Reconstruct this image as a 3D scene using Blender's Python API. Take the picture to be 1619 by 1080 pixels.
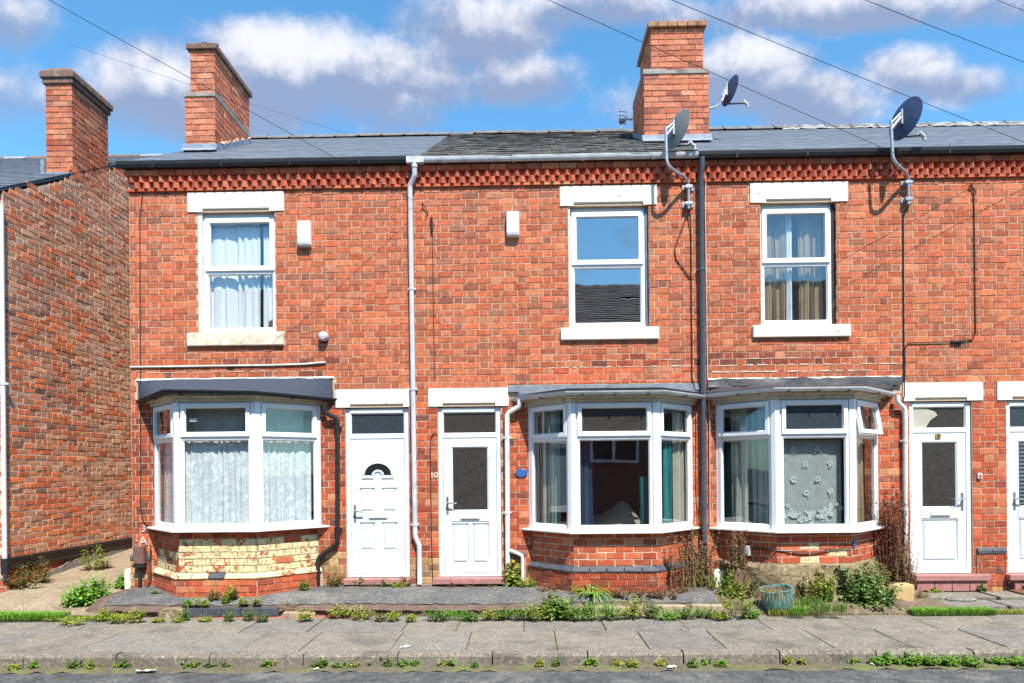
import bpy, math, random
from mathutils import Vector, Matrix
RN = random.Random(11)
for _o in list(bpy.data.objects):
    bpy.data.objects.remove(_o)
sc = bpy.context.scene
COL = sc.collection

# ---------------------------------------------------------------- camera
F_PX, D_CAM, H_CAM = 1110.0, 9.4, 1.75
PSI, RHO = math.radians(1.06), 0.0098
cd = bpy.data.cameras.new('camera'); cam = bpy.data.objects.new('camera', cd); COL.objects.link(cam)
cd.sensor_width = 36; cd.sensor_fit = 'HORIZONTAL'; cd.lens = F_PX / 1619 * 36
cd.shift_y = 205 / 1619; cd.clip_start = 0.05; cd.clip_end = 3000
_f = Vector((-math.sin(PSI), math.cos(PSI), 0)); _r = Vector((math.cos(PSI), math.sin(PSI), 0)); _u = Vector((0, 0, 1))
_cx = _r * math.cos(RHO) - _u * math.sin(RHO); _cy = _u * math.cos(RHO) + _r * math.sin(RHO)
_m = Matrix((_cx, _cy, -_f)).transposed().to_4x4(); _m.translation = (0, -D_CAM, H_CAM)
cam.matrix_world = _m
sc.camera = cam
sc.render.resolution_x = 1024; sc.render.resolution_y = 683

# ---------------------------------------------------------------- sun, sky, exposure
LIGHT = Vector((-0.38, 1.0, -1.62)).normalized()          # direction the light travels
SUN_EL = math.asin(-LIGHT.z); SUN_AZ = math.atan2(-LIGHT.x, -LIGHT.y)
sl = bpy.data.lights.new('sun', 'SUN'); sl.energy = 4.6; sl.angle = math.radians(0.53); sl.color = (1.0, 0.95, 0.87)
sun = bpy.data.objects.new('sun', sl); COL.objects.link(sun); sun.location = (4, -12, 20)
sun.rotation_euler = LIGHT.to_track_quat('-Z', 'Y').to_euler()
sc.view_settings.view_transform = 'Standard'; sc.view_settings.look = 'None'
sc.view_settings.exposure = 0.80; sc.view_settings.gamma = 1.0
sc.view_settings.use_curve_mapping = False
sc.cycles.max_bounces = 6; sc.cycles.diffuse_bounces = 3; sc.cycles.glossy_bounces = 3; sc.cycles.transparent_max_bounces = 10
sc.cycles.caustics_reflective = False; sc.cycles.caustics_refractive = False


class NT:
    """small helper to wire node trees"""
    def __init__(s, tree): s.t = tree; s.n = tree.nodes; s.l = tree.links
    def new(s, kind, **kw):
        n = s.n.new(kind)
        for k, v in kw.items():
            if k.startswith('i_'):
                n.inputs[k[2:].replace('_', ' ')].default_value = v
            else: setattr(n, k, v)
        return n
    def link(s, a, b): s.l.new(a, b)
    def setin(s, sock, v):
        if hasattr(v, 'is_output'): s.l.new(v, sock)
        elif v is not None: sock.default_value = v
    def math(s, op, a, b=None, c=None, clamp=False):
        n = s.n.new('ShaderNodeMath'); n.operation = op; n.use_clamp = clamp
        s.setin(n.inputs[0], a); s.setin(n.inputs[1], b)
        if c is not None: s.setin(n.inputs[2], c)
        return n.outputs[0]
    def vmath(s, op, a, b=None):
        n = s.n.new('ShaderNodeVectorMath'); n.operation = op
        s.setin(n.inputs[0], a); s.setin(n.inputs[1], b)
        return n.outputs['Value'] if op in ('LENGTH', 'DOT_PRODUCT') else n.outputs[0]
    def mix(s, f, a, b, blend='MIX'):
        n = s.n.new('ShaderNodeMix'); n.data_type = 'RGBA'; n.blend_type = blend
        s.setin(n.inputs[0], f); s.setin(n.inputs[6], a); s.setin(n.inputs[7], b)
        return n.outputs[2]
    def noise(s, vec, scale, detail=3.0, rough=0.55, dist=0.0):
        n = s.n.new('ShaderNodeTexNoise'); n.inputs['Scale'].default_value = scale
        n.inputs['Detail'].default_value = detail; n.inputs['Roughness'].default_value = rough
        n.inputs['Distortion'].default_value = dist
        if vec is not None: s.l.new(vec, n.inputs['Vector'])
        return n.outputs['Fac']
    def ramp(s, f, lo, hi, a=0.0, b=1.0):
        n = s.n.new('ShaderNodeMapRange'); n.interpolation_type = 'SMOOTHSTEP'
        s.setin(n.inputs[0], f); n.inputs[1].default_value = lo; n.inputs[2].default_value = hi
        n.inputs[3].default_value = a; n.inputs[4].default_value = b
        return n.outputs[0]


def rgb(r, g, b, k=1.0):
    def c(v):
        v /= 255.0
        return (v / 12.92 if v <= 0.04045 else ((v + 0.055) / 1.055) ** 2.4) * k
    return (c(r), c(g), c(b), 1.0)


w = bpy.data.worlds.new('World'); sc.world = w; w.use_nodes = True
W = NT(w.node_tree); W.n.clear()
sky = W.new('ShaderNodeTexSky', sky_type='NISHITA', sun_disc=False)
sky.sun_elevation = SUN_EL; sky.sun_rotation = SUN_AZ
sky.altitude = 60; sky.air_density = 1.0; sky.dust_density = 0.4; sky.ozone_density = 2.0
hs = W.new('ShaderNodeHueSaturation'); hs.inputs['Saturation'].default_value = 1.12; hs.inputs['Value'].default_value = 1.0
W.link(sky.outputs[0], hs.inputs['Color'])
tc = W.new('ShaderNodeTexCoord'); dirv = tc.outputs['Generated']
sp = W.new('ShaderNodeSeparateXYZ'); W.link(dirv, sp.inputs[0])
yy = W.math('MAXIMUM', sp.outputs[1], 0.08)
ca = W.math('DIVIDE', sp.outputs[0], yy); cb = W.math('DIVIDE', sp.outputs[2], yy)
cmb = W.new('ShaderNodeCombineXYZ'); W.link(ca, cmb.inputs[0]); W.link(cb, cmb.inputs[1])
# cloud banks of the day: centre and radii on the sky in front, then the same noise everywhere
SKY_TINT = (0.90, 1.36, 1.38)
BANKS = [(205, 118, 95, 55, 1.0), (450, 95, 150, 60, 1.0), (570, 120, 170, 55, .95), (350, 165, 200, 55, .85),
         (760, 45, 110, 52, .95), (850, 128, 85, 36, .85), (930, 12, 110, 34, .9), (1085, 30, 55, 30, .7),
         (1380, 22, 230, 30, .9), (1440, 118, 68, 38, .95), (1530, 140, 80, 28, .8), (1195, 125, 80, 52, .95),
         (1290, 165, 95, 40, .8), (70, 160, 95, 50, .6), (20, 25, 70, 40, .45), (640, 190, 60, 32, .5), (1000, 165, 60, 40, .35)]
def bank_sum():
    tot = top = None
    for (u, v, rx, ry, amp) in BANKS:
        a = (u - 809.5) / F_PX - math.tan(PSI); b = (745 - v) / F_PX + (u - 809.5) / F_PX * -RHO
        q = W.vmath('MULTIPLY', W.vmath('SUBTRACT', cmb.outputs[0], (a, b, 0)), (F_PX / rx, F_PX / ry, 0))
        g = W.math('MULTIPLY_ADD', W.vmath('DOT_PRODUCT', q, q), -.46 * amp, amp)
        e = W.new('ShaderNodeSeparateXYZ'); W.link(q, e.inputs[0])
        t = W.math('MULTIPLY', W.math('MAXIMUM', g, 0.0), e.outputs[1])
        tot = g if tot is None else W.math('SMOOTH_MAX', tot, g, .2)
        top = t if top is None else W.math('ADD', top, t)
    return tot, top
front = W.ramp(sp.outputs[1], 0.25, 0.55)
puff = W.noise(dirv, 9.0, 10.0, 0.64, 0.1)
puff_hi = W.noise(W.vmath('ADD', dirv, (0.006, 0.0, 0.026)), 9.0, 4.0, 0.55, 0.1)
far = W.ramp(W.noise(W.vmath('MULTIPLY', dirv, (1, 1, 2.2)), 2.6, 5.0, 0.55), 0.52, 0.80, -.25, 1.0)
bsum, btop = bank_sum()
bank = W.mix(front, far, W.math('MAXIMUM', bsum, -1.2))
d0 = W.math('ADD', bank, W.math('MULTIPLY', W.math('SUBTRACT', puff, 0.5), 2.3))
cov = W.ramp(d0, -0.08, 0.85)
lit = W.ramp(W.math('ADD', W.math('MULTIPLY', W.math('SUBTRACT', puff, puff_hi), 3.2), W.math('MULTIPLY', btop, front)), -0.30, 0.95)
ccol = W.mix(lit, (0.29, 0.35, 0.52, 1), (0.90, 0.88, 0.91, 1))
bg_sky = W.vmath('MULTIPLY', hs.outputs[0], (0.115 * SKY_TINT[0], 0.115 * SKY_TINT[1], 0.115 * SKY_TINT[2]))
cloud = W.vmath('MULTIPLY', ccol, (0.68, 0.68, 0.68))
skymix = W.mix(W.math('MULTIPLY', cov, 0.88), bg_sky, cloud)
bgn = W.new('ShaderNodeBackground'); W.link(skymix, bgn.inputs[0]); bgn.inputs[1].default_value = 1.0
w.cycles.sampling_method = 'MANUAL'; w.cycles.sample_map_resolution = 512
wo = W.new('ShaderNodeOutputWorld'); W.link(bgn.outputs[0], wo.inputs[0])

# ---------------------------------------------------------------- materials
MAT = {}
def principled(name):
    m = bpy.data.materials.new(name); m.use_nodes = True
    N = NT(m.node_tree); p = N.n['Principled BSDF']; MAT[name] = m
    return m, N, p
def set_bump(N, p, h, dist, strength=0.5):
    b = N.new('ShaderNodeBump'); b.inputs['Strength'].default_value = strength; b.inputs['Distance'].default_value = dist
    N.link(h, b.inputs['Height']); N.link(b.outputs[0], p.inputs['Normal'])
def pos(N): return N.new('ShaderNodeNewGeometry').outputs['Position']

def mottled(name, c1, c2, scale=8.0, rough=0.85, bump=0.0, bscale=120.0, c3=None, s3=1.3, lo3=.52, hi3=.7, spec=0.3, speck=None, metal=0.0, grain=0):
    m, N, p = principled(name)
    P = pos(N)
    c = N.mix(N.ramp(N.noise(P, scale, 5.0, 0.62), .34, .66), c1, c2)
    if c3: c = N.mix(N.ramp(N.noise(P, s3, 5.0, 0.65), lo3, hi3), c, c3)
    if speck:
        col, sca, lo, hi = speck
        c = N.mix(N.ramp(N.noise(P, sca, 2.0, 0.5), lo, hi), c, col)
    if grain:
        c = N.mix(N.ramp(N.noise(P, grain, 3.0, 0.8), .52, .64, 0, .9), c, N.mix(1.0, c, (1.75, 1.70, 1.62, 1), 'MULTIPLY'))
        c = N.mix(N.ramp(N.noise(P, grain * .8 + 7, 3.0, 0.8), .52, .66, 0, .9), c, N.mix(1.0, c, (0.52, 0.52, 0.52, 1), 'MULTIPLY'))
        c = N.mix(N.ramp(N.noise(P, .9, 6.0, 0.7), .5, .72, 0, .6), c, N.mix(1.0, c, (0.66, 0.67, 0.66, 1), 'MULTIPLY'))
    N.link(c, p.inputs['Base Color']); p.inputs['Roughness'].default_value = rough
    p.inputs['Specular IOR Level'].default_value = spec; p.inputs['Metallic'].default_value = metal
    if bump: set_bump(N, p, N.noise(P, bscale, 4.0, 0.6), bump)
    return m

def brick_material(name, source, paint=None):
    m, N, p = principled(name); P = pos(N)
    if source == 'object':
        c = N.new('ShaderNodeObjectInfo').outputs['Color']
    else:
        a = N.new('ShaderNodeVertexColor'); a.layer_name = 'Col'; c = a.outputs[0]
    c = N.mix(N.ramp(N.noise(P, 26.0, 4.0, 0.7), .32, .68, 0.0, .75), c, N.mix(1.0, c, (0.68, 0.62, 0.62, 1), 'MULTIPLY'))
    c = N.mix(N.ramp(N.noise(P, 10.0, 5.0, 0.7, .4), .42, .66, 0.0, .7), c, N.mix(1.0, c, (0.66, 0.64, 0.70, 1), 'MULTIPLY'))
    c = N.mix(N.ramp(N.noise(P, 7.0, 5.0, 0.7, .4), .52, .72, 0.0, .55), c, (0.66, 0.27, 0.15, 1))
    c = N.mix(N.ramp(N.noise(P, 60.0, 3.0, 0.7), .58, .75, 0.0, .45), c, (0.55, 0.27, 0.17, 1))
    c = N.mix(N.ramp(N.noise(P, 2.1, 5.0, 0.7), .60, .80, 0.0, .30), c, (0.60, 0.40, 0.28, 1))
    c = N.mix(N.ramp(N.noise(N.vmath('MULTIPLY', P, (5.0, 5.0, .55)), 1.0, 5.0, 0.65), .56, .78, 0.0, .45), c, N.mix(1.0, c, (0.50, 0.44, 0.44, 1), 'MULTIPLY'))
    c = N.mix(N.ramp(N.noise(P, 1.4, 6.0, 0.7, 0.3), .58, .82, 0.0, .3), c, (0.16, 0.08, 0.065, 1))
    if paint:
        v = N.new('ShaderNodeTexVoronoi'); v.inputs['Scale'].default_value = 9.0; N.link(P, v.inputs['Vector'])
        f = N.math('ADD', N.noise(P, 17.0, 5.0, 0.65), N.math('MULTIPLY', N.noise(P, 3.2, 2.0), 0.5))
        c = N.mix(N.ramp(f, .655, .69), c, N.mix(N.ramp(N.noise(P, 30.0, 4.0), .35, .75), paint, (0.50, 0.42, 0.22, 1)))
    N.link(c, p.inputs['Base Color']); p.inputs['Roughness'].default_value = 0.88; p.inputs['Specular IOR Level'].default_value = 0.2
    set_bump(N, p, N.noise(P, 160.0, 4.0, 0.65), 0.003, 0.6)
    return m
brick_material('brick_single', 'object'); brick_material('brick_joined', 'mesh')
YEL = (0.76, 0.66, 0.38, 1)
brick_material('painted_single', 'object', YEL); brick_material('painted_joined', 'mesh', YEL)
mottled('mortar', (0.60, 0.43, 0.29, 1), (0.46, 0.32, 0.22, 1), 30, .95, .002, 150, (0.74, 0.58, 0.42, 1), 1.3, .60, .8)
mottled('mortar_dull', (0.36, 0.29, 0.20, 1), (0.26, 0.20, 0.14, 1), 30, .95, .002, 150)
mottled('mortar_light', (0.74, 0.60, 0.46, 1), (0.58, 0.45, 0.34, 1), 30, .95, .002, 150)
mottled('mortar_gable', (0.78, 0.63, 0.48, 1), (0.58, 0.46, 0.36, 1), 20, .95, .006, 110, (0.24, 0.20, 0.17, 1), 1.6, .5, .75)
mottled('mortar_chimney', (0.36, 0.23, 0.18, 1), (0.28, 0.18, 0.14, 1), 20, .95, .004, 110)
mottled('stone_white', (0.82, 0.78, 0.68, 1), (0.77, 0.71, 0.59, 1), 6, .8, .004, 40, (0.55, 0.44, 0.28, 1), 4.2, .62, .74, speck=((0.34, 0.26, 0.17, 1), 16, .70, .76))
mottled('stone_cream', (0.78, 0.70, 0.55, 1), (0.58, 0.48, 0.34, 1), 9, .8, .004, 60, (0.30, 0.24, 0.18, 1), 5.0, .62, .74)
mottled('upvc', (0.76, 0.77, 0.79, 1), (0.82, 0.82, 0.82, 1), 3, .35, .0008, 9, (0.58, 0.56, 0.50, 1), 6, .60, .80, spec=.45)
mottled('upvc_door', (0.66, 0.70, 0.73, 1), (0.72, 0.75, 0.76, 1), 2, .38, .0012, 5, (0.64, 0.62, 0.57, 1), 3.5, .60, .82, spec=.45)
mottled('white_paint_reveal', (0.82, 0.80, 0.76, 1), (0.70, 0.64, 0.56, 1), 11, .7, .004, 50, (0.45, 0.30, 0.22, 1), 14, .66, .78)
mottled('fascia_cream', (0.62, 0.54, 0.40, 1), (0.48, 0.40, 0.28, 1), 9, .6, .002, 60, (0.16, 0.12, 0.08, 1), 7, .56, .74)
mottled('gutter_grey', (0.60, 0.61, 0.62, 1), (0.46, 0.46, 0.45, 1), 7, .45, 0, 1, (0.16, 0.15, 0.13, 1), 11, .62, .8, spec=.5)
mottled('gutter_white', (0.72, 0.74, 0.76, 1), (0.58, 0.59, 0.60, 1), 7, .4, 0, 1, (0.22, 0.20, 0.17, 1), 12, .64, .8, spec=.5)
mottled('pipe_grey', (0.56, 0.58, 0.62, 1), (0.48, 0.50, 0.54, 1), 6, .4, 0, 1, (0.34, 0.33, 0.30, 1), 9, .62, .8, spec=.5)
mottled('pipe_white', (0.74, 0.76, 0.78, 1), (0.66, 0.67, 0.68, 1), 6, .4, 0, 1, (0.40, 0.38, 0.34, 1), 9, .66, .8, spec=.5)
mottled('black_plastic', (0.020, 0.021, 0.024, 1), (0.028, 0.028, 0.030, 1), 6, .5, 0, 1, None, spec=.25)
mottled('slate_blue_pipe', (0.075, 0.085, 0.105, 1), (0.055, 0.062, 0.078, 1), 6, .4, 0, 1, None, spec=.5)
mottled('felt', (0.030, 0.037, 0.055, 1), (0.055, 0.066, 0.092, 1), 60, .95, .004, 260, (0.075, 0.088, 0.115, 1), 5, .58, .8, speck=((0.13, 0.15, 0.19, 1), 200, .58, .72))
mottled('bitumen', (0.030, 0.030, 0.034, 1), (0.060, 0.060, 0.066, 1), 14, .5, .012, 22, (0.11, 0.11, 0.12, 1), 30, .58, .72, spec=.5)
mottled('lead', (0.16, 0.18, 0.22, 1), (0.11, 0.125, 0.16, 1), 8, .6, .002, 30, (0.24, 0.25, 0.28, 1), 20, .62, .8, spec=.4)
mottled('flashing', (0.27, 0.31, 0.38, 1), (0.19, 0.22, 0.28, 1), 9, .5, .004, 25, (0.40, 0.42, 0.45, 1), 16, .6, .8, spec=.3)
mottled('slate_new', (0.125, 0.14, 0.17, 1), (0.16, 0.178, 0.21, 1), 7, .7, .002, 60, (0.20, 0.21, 0.225, 1), 2, .5, .8, spec=.3)
mottled('slate_old', (0.125, 0.115, 0.112, 1), (0.18, 0.165, 0.155, 1), 9, .85, .006, 45, (0.23, 0.20, 0.145, 1), 4, .5, .72)
mottled('ridge_clay', (0.15, 0.14, 0.14, 1), (0.21, 0.19, 0.17, 1), 9, .85, .004, 45)
mottled('ridge_mortar', (0.34, 0.33, 0.32, 1), (0.22, 0.215, 0.21, 1), 12, .9, .01, 40)
mottled('capping', (0.145, 0.088, 0.072, 1), (0.22, 0.13, 0.10, 1), 14, .95, .008, 60, (0.27, 0.24, 0.17, 1), 11, .58, .74)
mottled('blue_brick', (0.050, 0.055, 0.068, 1), (0.085, 0.090, 0.105, 1), 12, .55, .002, 60, (0.17, 0.16, 0.15, 1), 9, .6, .8, spec=.4)
mottled('quarry_pink', (0.42, 0.20, 0.18, 1), (0.33, 0.15, 0.14, 1), 14, .8, .003, 70, (0.48, 0.34, 0.28, 1), 6, .58, .78)
mottled('rough_stone', (0.32, 0.24, 0.14, 1), (0.17, 0.125, 0.075, 1), 16, .95, .09, 14, (0.46, 0.40, 0.30, 1), 9, .58, .74)
mottled('edging_stone', (0.42, 0.33, 0.22, 1), (0.30, 0.23, 0.15, 1), 14, .95, .01, 40, (0.16, 0.13, 0.10, 1), 5, .56, .75)
mottled('sandstone', (0.58, 0.40, 0.19, 1), (0.46, 0.31, 0.15, 1), 8, .9, .006, 50, (0.35, 0.24, 0.13, 1), 5, .6, .8)
mottled('asphalt', (0.060, 0.060, 0.062, 1), (0.10, 0.10, 0.10, 1), 9, .92, .012, 70, (0.15, 0.146, 0.138, 1), 2.2, .5, .68, speck=((0.24, 0.235, 0.225, 1), 130, .66, .76), grain=27)
mottled('yard_asphalt', (0.095, 0.093, 0.092, 1), (0.135, 0.13, 0.125, 1), 5, .95, .012, 70, (0.19, 0.18, 0.165, 1), 1.6, .5, .72, speck=((0.28, 0.27, 0.25, 1), 110, .64, .75), grain=25)
mottled('yard_edge', (0.12, 0.068, 0.056, 1), (0.16, 0.105, 0.085, 1), 9, .95, .012, 60, (0.15, 0.12, 0.10, 1), 4, .52, .7)
mottled('slab', (0.185, 0.166, 0.132, 1), (0.23, 0.208, 0.168, 1), 5, .95, .006, 90, (0.115, 0.108, 0.090, 1), 1.5, .48, .7, speck=((0.34, 0.32, 0.28, 1), 95, .64, .75), grain=28)
mottled('slab_grey', (0.15, 0.138, 0.118, 1), (0.195, 0.18, 0.155, 1), 6, .95, .006, 90, (0.21, 0.20, 0.18, 1), 2.0, .5, .72, speck=((0.33, 0.32, 0.30, 1), 90, .63, .74), grain=28)
mottled('slab_pale', (0.185, 0.172, 0.145, 1), (0.22, 0.205, 0.175, 1), 6, .95, .006, 90, (0.15, 0.14, 0.12, 1), 2.0, .5, .72, speck=((0.36, 0.35, 0.32, 1), 90, .63, .74), grain=28)
mottled('kerb_stone', (0.16, 0.142, 0.115, 1), (0.235, 0.205, 0.168, 1), 26, .95, .008, 90, (0.10, 0.092, 0.075, 1), 2.2, .5, .74, speck=((0.36, 0.31, 0.26, 1), 80, .60, .72), grain=24)
mottled('gutter_dirt', (0.15, 0.125, 0.085, 1), (0.10, 0.09, 0.06, 1), 12, 1.0, .012, 60, (0.14, 0.15, 0.055, 1), 5, .48, .62)
mottled('soil', (0.13, 0.095, 0.062, 1), (0.19, 0.145, 0.10, 1), 9, 1.0, .03, 40, (0.25, 0.19, 0.13, 1), 5, .54, .72)
mottled('path_concrete', (0.25, 0.19, 0.125, 1), (0.31, 0.24, 0.165, 1), 4, .95, .006, 90, (0.18, 0.14, 0.09, 1), 1.2, .48, .72, speck=((0.40, 0.36, 0.3, 1), 110, .63, .75), grain=30)
mottled('render_grey', (0.22, 0.20, 0.18, 1), (0.29, 0.27, 0.24, 1), 9, .95, .012, 30, (0.13, 0.11, 0.09, 1), 4, .5, .7)
mottled('tar_black', (0.018, 0.014, 0.014, 1), (0.040, 0.026, 0.022, 1), 14, .6, .006, 40, (0.14, 0.06, 0.045, 1), 6, .57, .68, spec=.4)
mottled('plaster_room', (0.34, 0.31, 0.27, 1), (0.30, 0.27, 0.235, 1), 3, .95)
mottled('room_floor', (0.16, 0.12, 0.09, 1), (0.13, 0.10, 0.08, 1), 5, .9)
mottled('galvanised', (0.46, 0.47, 0.50, 1), (0.36, 0.37, 0.40, 1), 14, .42, 0, 1, (0.30, 0.29, 0.28, 1), 8, .6, .8, spec=.5, metal=.55)
mottled('dish_dark', (0.035, 0.050, 0.11, 1), (0.028, 0.040, 0.09, 1), 9, .45, 0, 1, None, spec=.5)
mottled('dish_grey', (0.17, 0.18, 0.17, 1), (0.13, 0.135, 0.13, 1), 9, .5, 0, 1, None, spec=.5)
mottled('cable_black', (0.018, 0.018, 0.020, 1), (0.026, 0.026, 0.028, 1), 9, .5)
mottled('cable_brown', (0.07, 0.035, 0.025, 1), (0.05, 0.03, 0.02, 1), 9, .6)
mottled('cable_pale', (0.62, 0.55, 0.46, 1), (0.50, 0.42, 0.34, 1), 9, .6)
mottled('enamel_blue', (0.035, 0.11, 0.33, 1), (0.045, 0.14, 0.38, 1), 30, .4, 0, 1, (0.10, 0.18, 0.38, 1), 40, .6, .7, spec=.5)
mottled('brass', (0.62, 0.40, 0.10, 1), (0.50, 0.31, 0.08, 1), 30, .4, metal=.5)
mottled('number_paint', (0.78, 0.68, 0.55, 1), (0.72, 0.60, 0.47, 1), 20, .7)
mottled('white_daub', (0.80, 0.74, 0.68, 1), (0.62, 0.45, 0.38, 1), 45, .8)
mottled('meter_brown', (0.16, 0.085, 0.068, 1), (0.20, 0.11, 0.09, 1), 20, .7, .002, 60)
mottled('pot_teal', (0.115, 0.25, 0.26, 1), (0.14, 0.30, 0.31, 1), 8, .4, 0, 1, (0.07, 0.14, 0.16, 1), 6, .58, .8, spec=.5)
mottled('net_white', (0.82, 0.85, 0.86, 1), (0.58, 0.63, 0.65, 1), 34, .95, 0, 1, (0.90, 0.92, 0.92, 1), 12, .5, .62)
mottled('net_grey', (0.40, 0.43, 0.41, 1), (0.34, 0.37, 0.35, 1), 10, .95)
mottled('lace', (0.68, 0.72, 0.69, 1), (0.46, 0.50, 0.47, 1), 60, .95)
mottled('curtain_white', (0.90, 0.91, 0.92, 1), (0.85, 0.87, 0.89, 1), 4, .9)
mottled('curtain_beige', (0.42, 0.32, 0.19, 1), (0.36, 0.27, 0.16, 1), 4, .9)
mottled('curtain_pale', (0.50, 0.47, 0.38, 1), (0.42, 0.39, 0.31, 1), 5, .9)
mottled('curtain_teal', (0.025, 0.26, 0.26, 1), (0.02, 0.20, 0.21, 1), 5, .8)
mottled('curtain_blue', (0.06, 0.11, 0.22, 1), (0.04, 0.08, 0.17, 1), 5, .9)
mottled('dust_sheet', (0.42, 0.34, 0.26, 1), (0.34, 0.27, 0.20, 1), 6, .95)
mottled('rubber', (0.02, 0.02, 0.022, 1), (0.03, 0.03, 0.03, 1), 9, .6)
mottled('chrome', (0.62, 0.63, 0.66, 1), (0.55, 0.56, 0.6, 1), 9, .25, metal=.8)
mottled('litter_white', (0.80, 0.80, 0.80, 1), (0.7, 0.7, 0.7, 1), 9, .7)
mottled('coir', (0.20, 0.09, 0.045, 1), (0.15, 0.07, 0.035, 1), 40, 1.0, .01, 90)
mottled('asphalt_far', (0.10, 0.11, 0.07, 1), (0.13, 0.12, 0.09, 1), .3, .95)

def frosted(name, c1, c2, sc_=55.0, rough=.12):
    m, N, p = principled(name); P = pos(N)
    st = N.vmath('MULTIPLY', P, (1, 1, .28))
    c = N.mix(N.ramp(N.noise(st, sc_, 4.0, .7), .35, .7), c1, c2)
    N.link(c, p.inputs['Base Color']); p.inputs['Roughness'].default_value = rough; p.inputs['Specular IOR Level'].default_value = .6
    set_bump(N, p, N.noise(st, sc_ * 1.6, 3.0, .6), .004, .5)
frosted('glass_frost', (0.034, 0.031, 0.029, 1), (0.066, 0.059, 0.053, 1), 95.0)
frosted('glass_frost_blue', (0.028, 0.038, 0.048, 1), (0.05, 0.066, 0.078, 1), 95.0)
frosted('glass_black', (0.012, 0.012, 0.016, 1), (0.03, 0.03, 0.035, 1))

def glass(name, wobble=.0015, tint=(0.90, 0.93, 0.92, 1), refl=1.0, base=.10):
    m = bpy.data.materials.new(name); m.use_nodes = True; N = NT(m.node_tree); N.n.clear(); MAT[name] = m
    g = N.new('ShaderNodeBsdfGlossy'); g.inputs['Roughness'].default_value = .004; g.inputs['Color'].default_value = (.93, .96, 1, 1)
    t = N.new('ShaderNodeBsdfTransparent'); t.inputs['Color'].default_value = tint
    P = pos(N)
    b = N.new('ShaderNodeBump'); b.inputs['Strength'].default_value = 1.0; b.inputs['Distance'].default_value = wobble
    N.link(N.noise(P, 2.2, 2.0, .5), b.inputs['Height']); N.link(b.outputs[0], g.inputs['Normal'])
    fr = N.new('ShaderNodeFresnel'); fr.inputs['IOR'].default_value = 1.5
    k = N.math('ADD', N.math('MULTIPLY', fr.outputs[0], refl), base, clamp=True)
    k = N.math('MULTIPLY', k, N.math('SUBTRACT', 1.0, N.new('ShaderNodeNewGeometry').outputs['Backfacing']))
    m.use_transparent_shadow = True
    mx = N.new('ShaderNodeMixShader'); N.link(k, mx.inputs[0]); N.link(t.outputs[0], mx.inputs[1]); N.link(g.outputs[0], mx.inputs[2])
    o = N.new('ShaderNodeOutputMaterial'); N.link(mx.outputs[0], o.inputs[0])
    return m
glass('glass_up', .0008, (.88, .91, .92, 1), 2.2, .27); glass('glass_up_net', .0008, (.93, .95, .96, 1), 1.6, .09)
glass('glass_bay_bare', .0007, (.90, .92, .92, 1), 1.8, .15); glass('glass_bay', .0007, (.93, .95, .95, 1), 1.6, .045)

def leaf_material(name, k=1.0):
    m = bpy.data.materials.new(name); m.use_nodes = True; N = NT(m.node_tree); N.n.clear(); MAT[name] = m
    a = N.new('ShaderNodeVertexColor'); a.layer_name = 'Col'
    d = N.new('ShaderNodeBsdfDiffuse'); N.link(a.outputs[0], d.inputs[0])
    t = N.new('ShaderNodeBsdfTranslucent'); N.link(N.mix(1.0, a.outputs[0], (1.2, 1.3, .5, 1), 'MULTIPLY'), t.inputs[0])
    gl = N.new('ShaderNodeBsdfGlossy'); gl.inputs['Roughness'].default_value = .45
    m1 = N.new('ShaderNodeMixShader'); m1.inputs[0].default_value = .3; N.link(d.outputs[0], m1.inputs[1]); N.link(t.outputs[0], m1.inputs[2])
    m2 = N.new('ShaderNodeMixShader'); m2.inputs[0].default_value = .04; N.link(m1.outputs[0], m2.inputs[1]); N.link(gl.outputs[0], m2.inputs[2])
    o = N.new('ShaderNodeOutputMaterial'); N.link(m2.outputs[0], o.inputs[0])
leaf_material('leaf')

# reflected terrace over the road: brick courses too far off in a pane to tell apart
def far_brick():
    m, N, p = principled('far_brick'); P = pos(N)
    sx = N.new('ShaderNodeSeparateXYZ'); N.link(P, sx.inputs[0]); cx = N.new('ShaderNodeCombineXYZ')
    N.link(sx.outputs[0], cx.inputs[0]); N.link(sx.outputs[2], cx.inputs[1])
    b = N.new('ShaderNodeTexBrick'); N.link(cx.outputs[0], b.inputs['Vector'])
    b.inputs['Color1'].default_value = (.30, .10, .06, 1); b.inputs['Color2'].default_value = (.22, .08, .055, 1); b.inputs['Mortar'].default_value = (.36, .28, .22, 1)
    b.inputs['Scale'].default_value = 1.0; b.inputs['Brick Width'].default_value = .229; b.inputs['Row Height'].default_value = .087; b.inputs['Mortar Size'].default_value = .006
    N.link(b.outputs[0], p.inputs['Base Color']); p.inputs['Roughness'].default_value = .9
far_brick()

# ---------------------------------------------------------------- mesh helpers
WT = {}          # world translation of every parent used
def finish(o, parent=None):
    COL.objects.link(o)
    if parent is not None:
        o.parent = parent
        t = WT.get(parent.name)
        if t is not None: o.matrix_parent_inverse = Matrix.Translation(-t)
    return o
def tag(o, label=None, cat=None, group=None, kind=None):
    if label: o['label'] = label
    if cat: o['category'] = cat
    if group: o['group'] = group
    if kind: o['kind'] = kind
    return o
def thing(name, loc, label, cat, group=None):
    o = bpy.data.objects.new(name, None); o.empty_display_size = .1; COL.objects.link(o); o.location = loc
    WT[o.name] = Vector(loc)
    return tag(o, label, cat, group)

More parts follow.
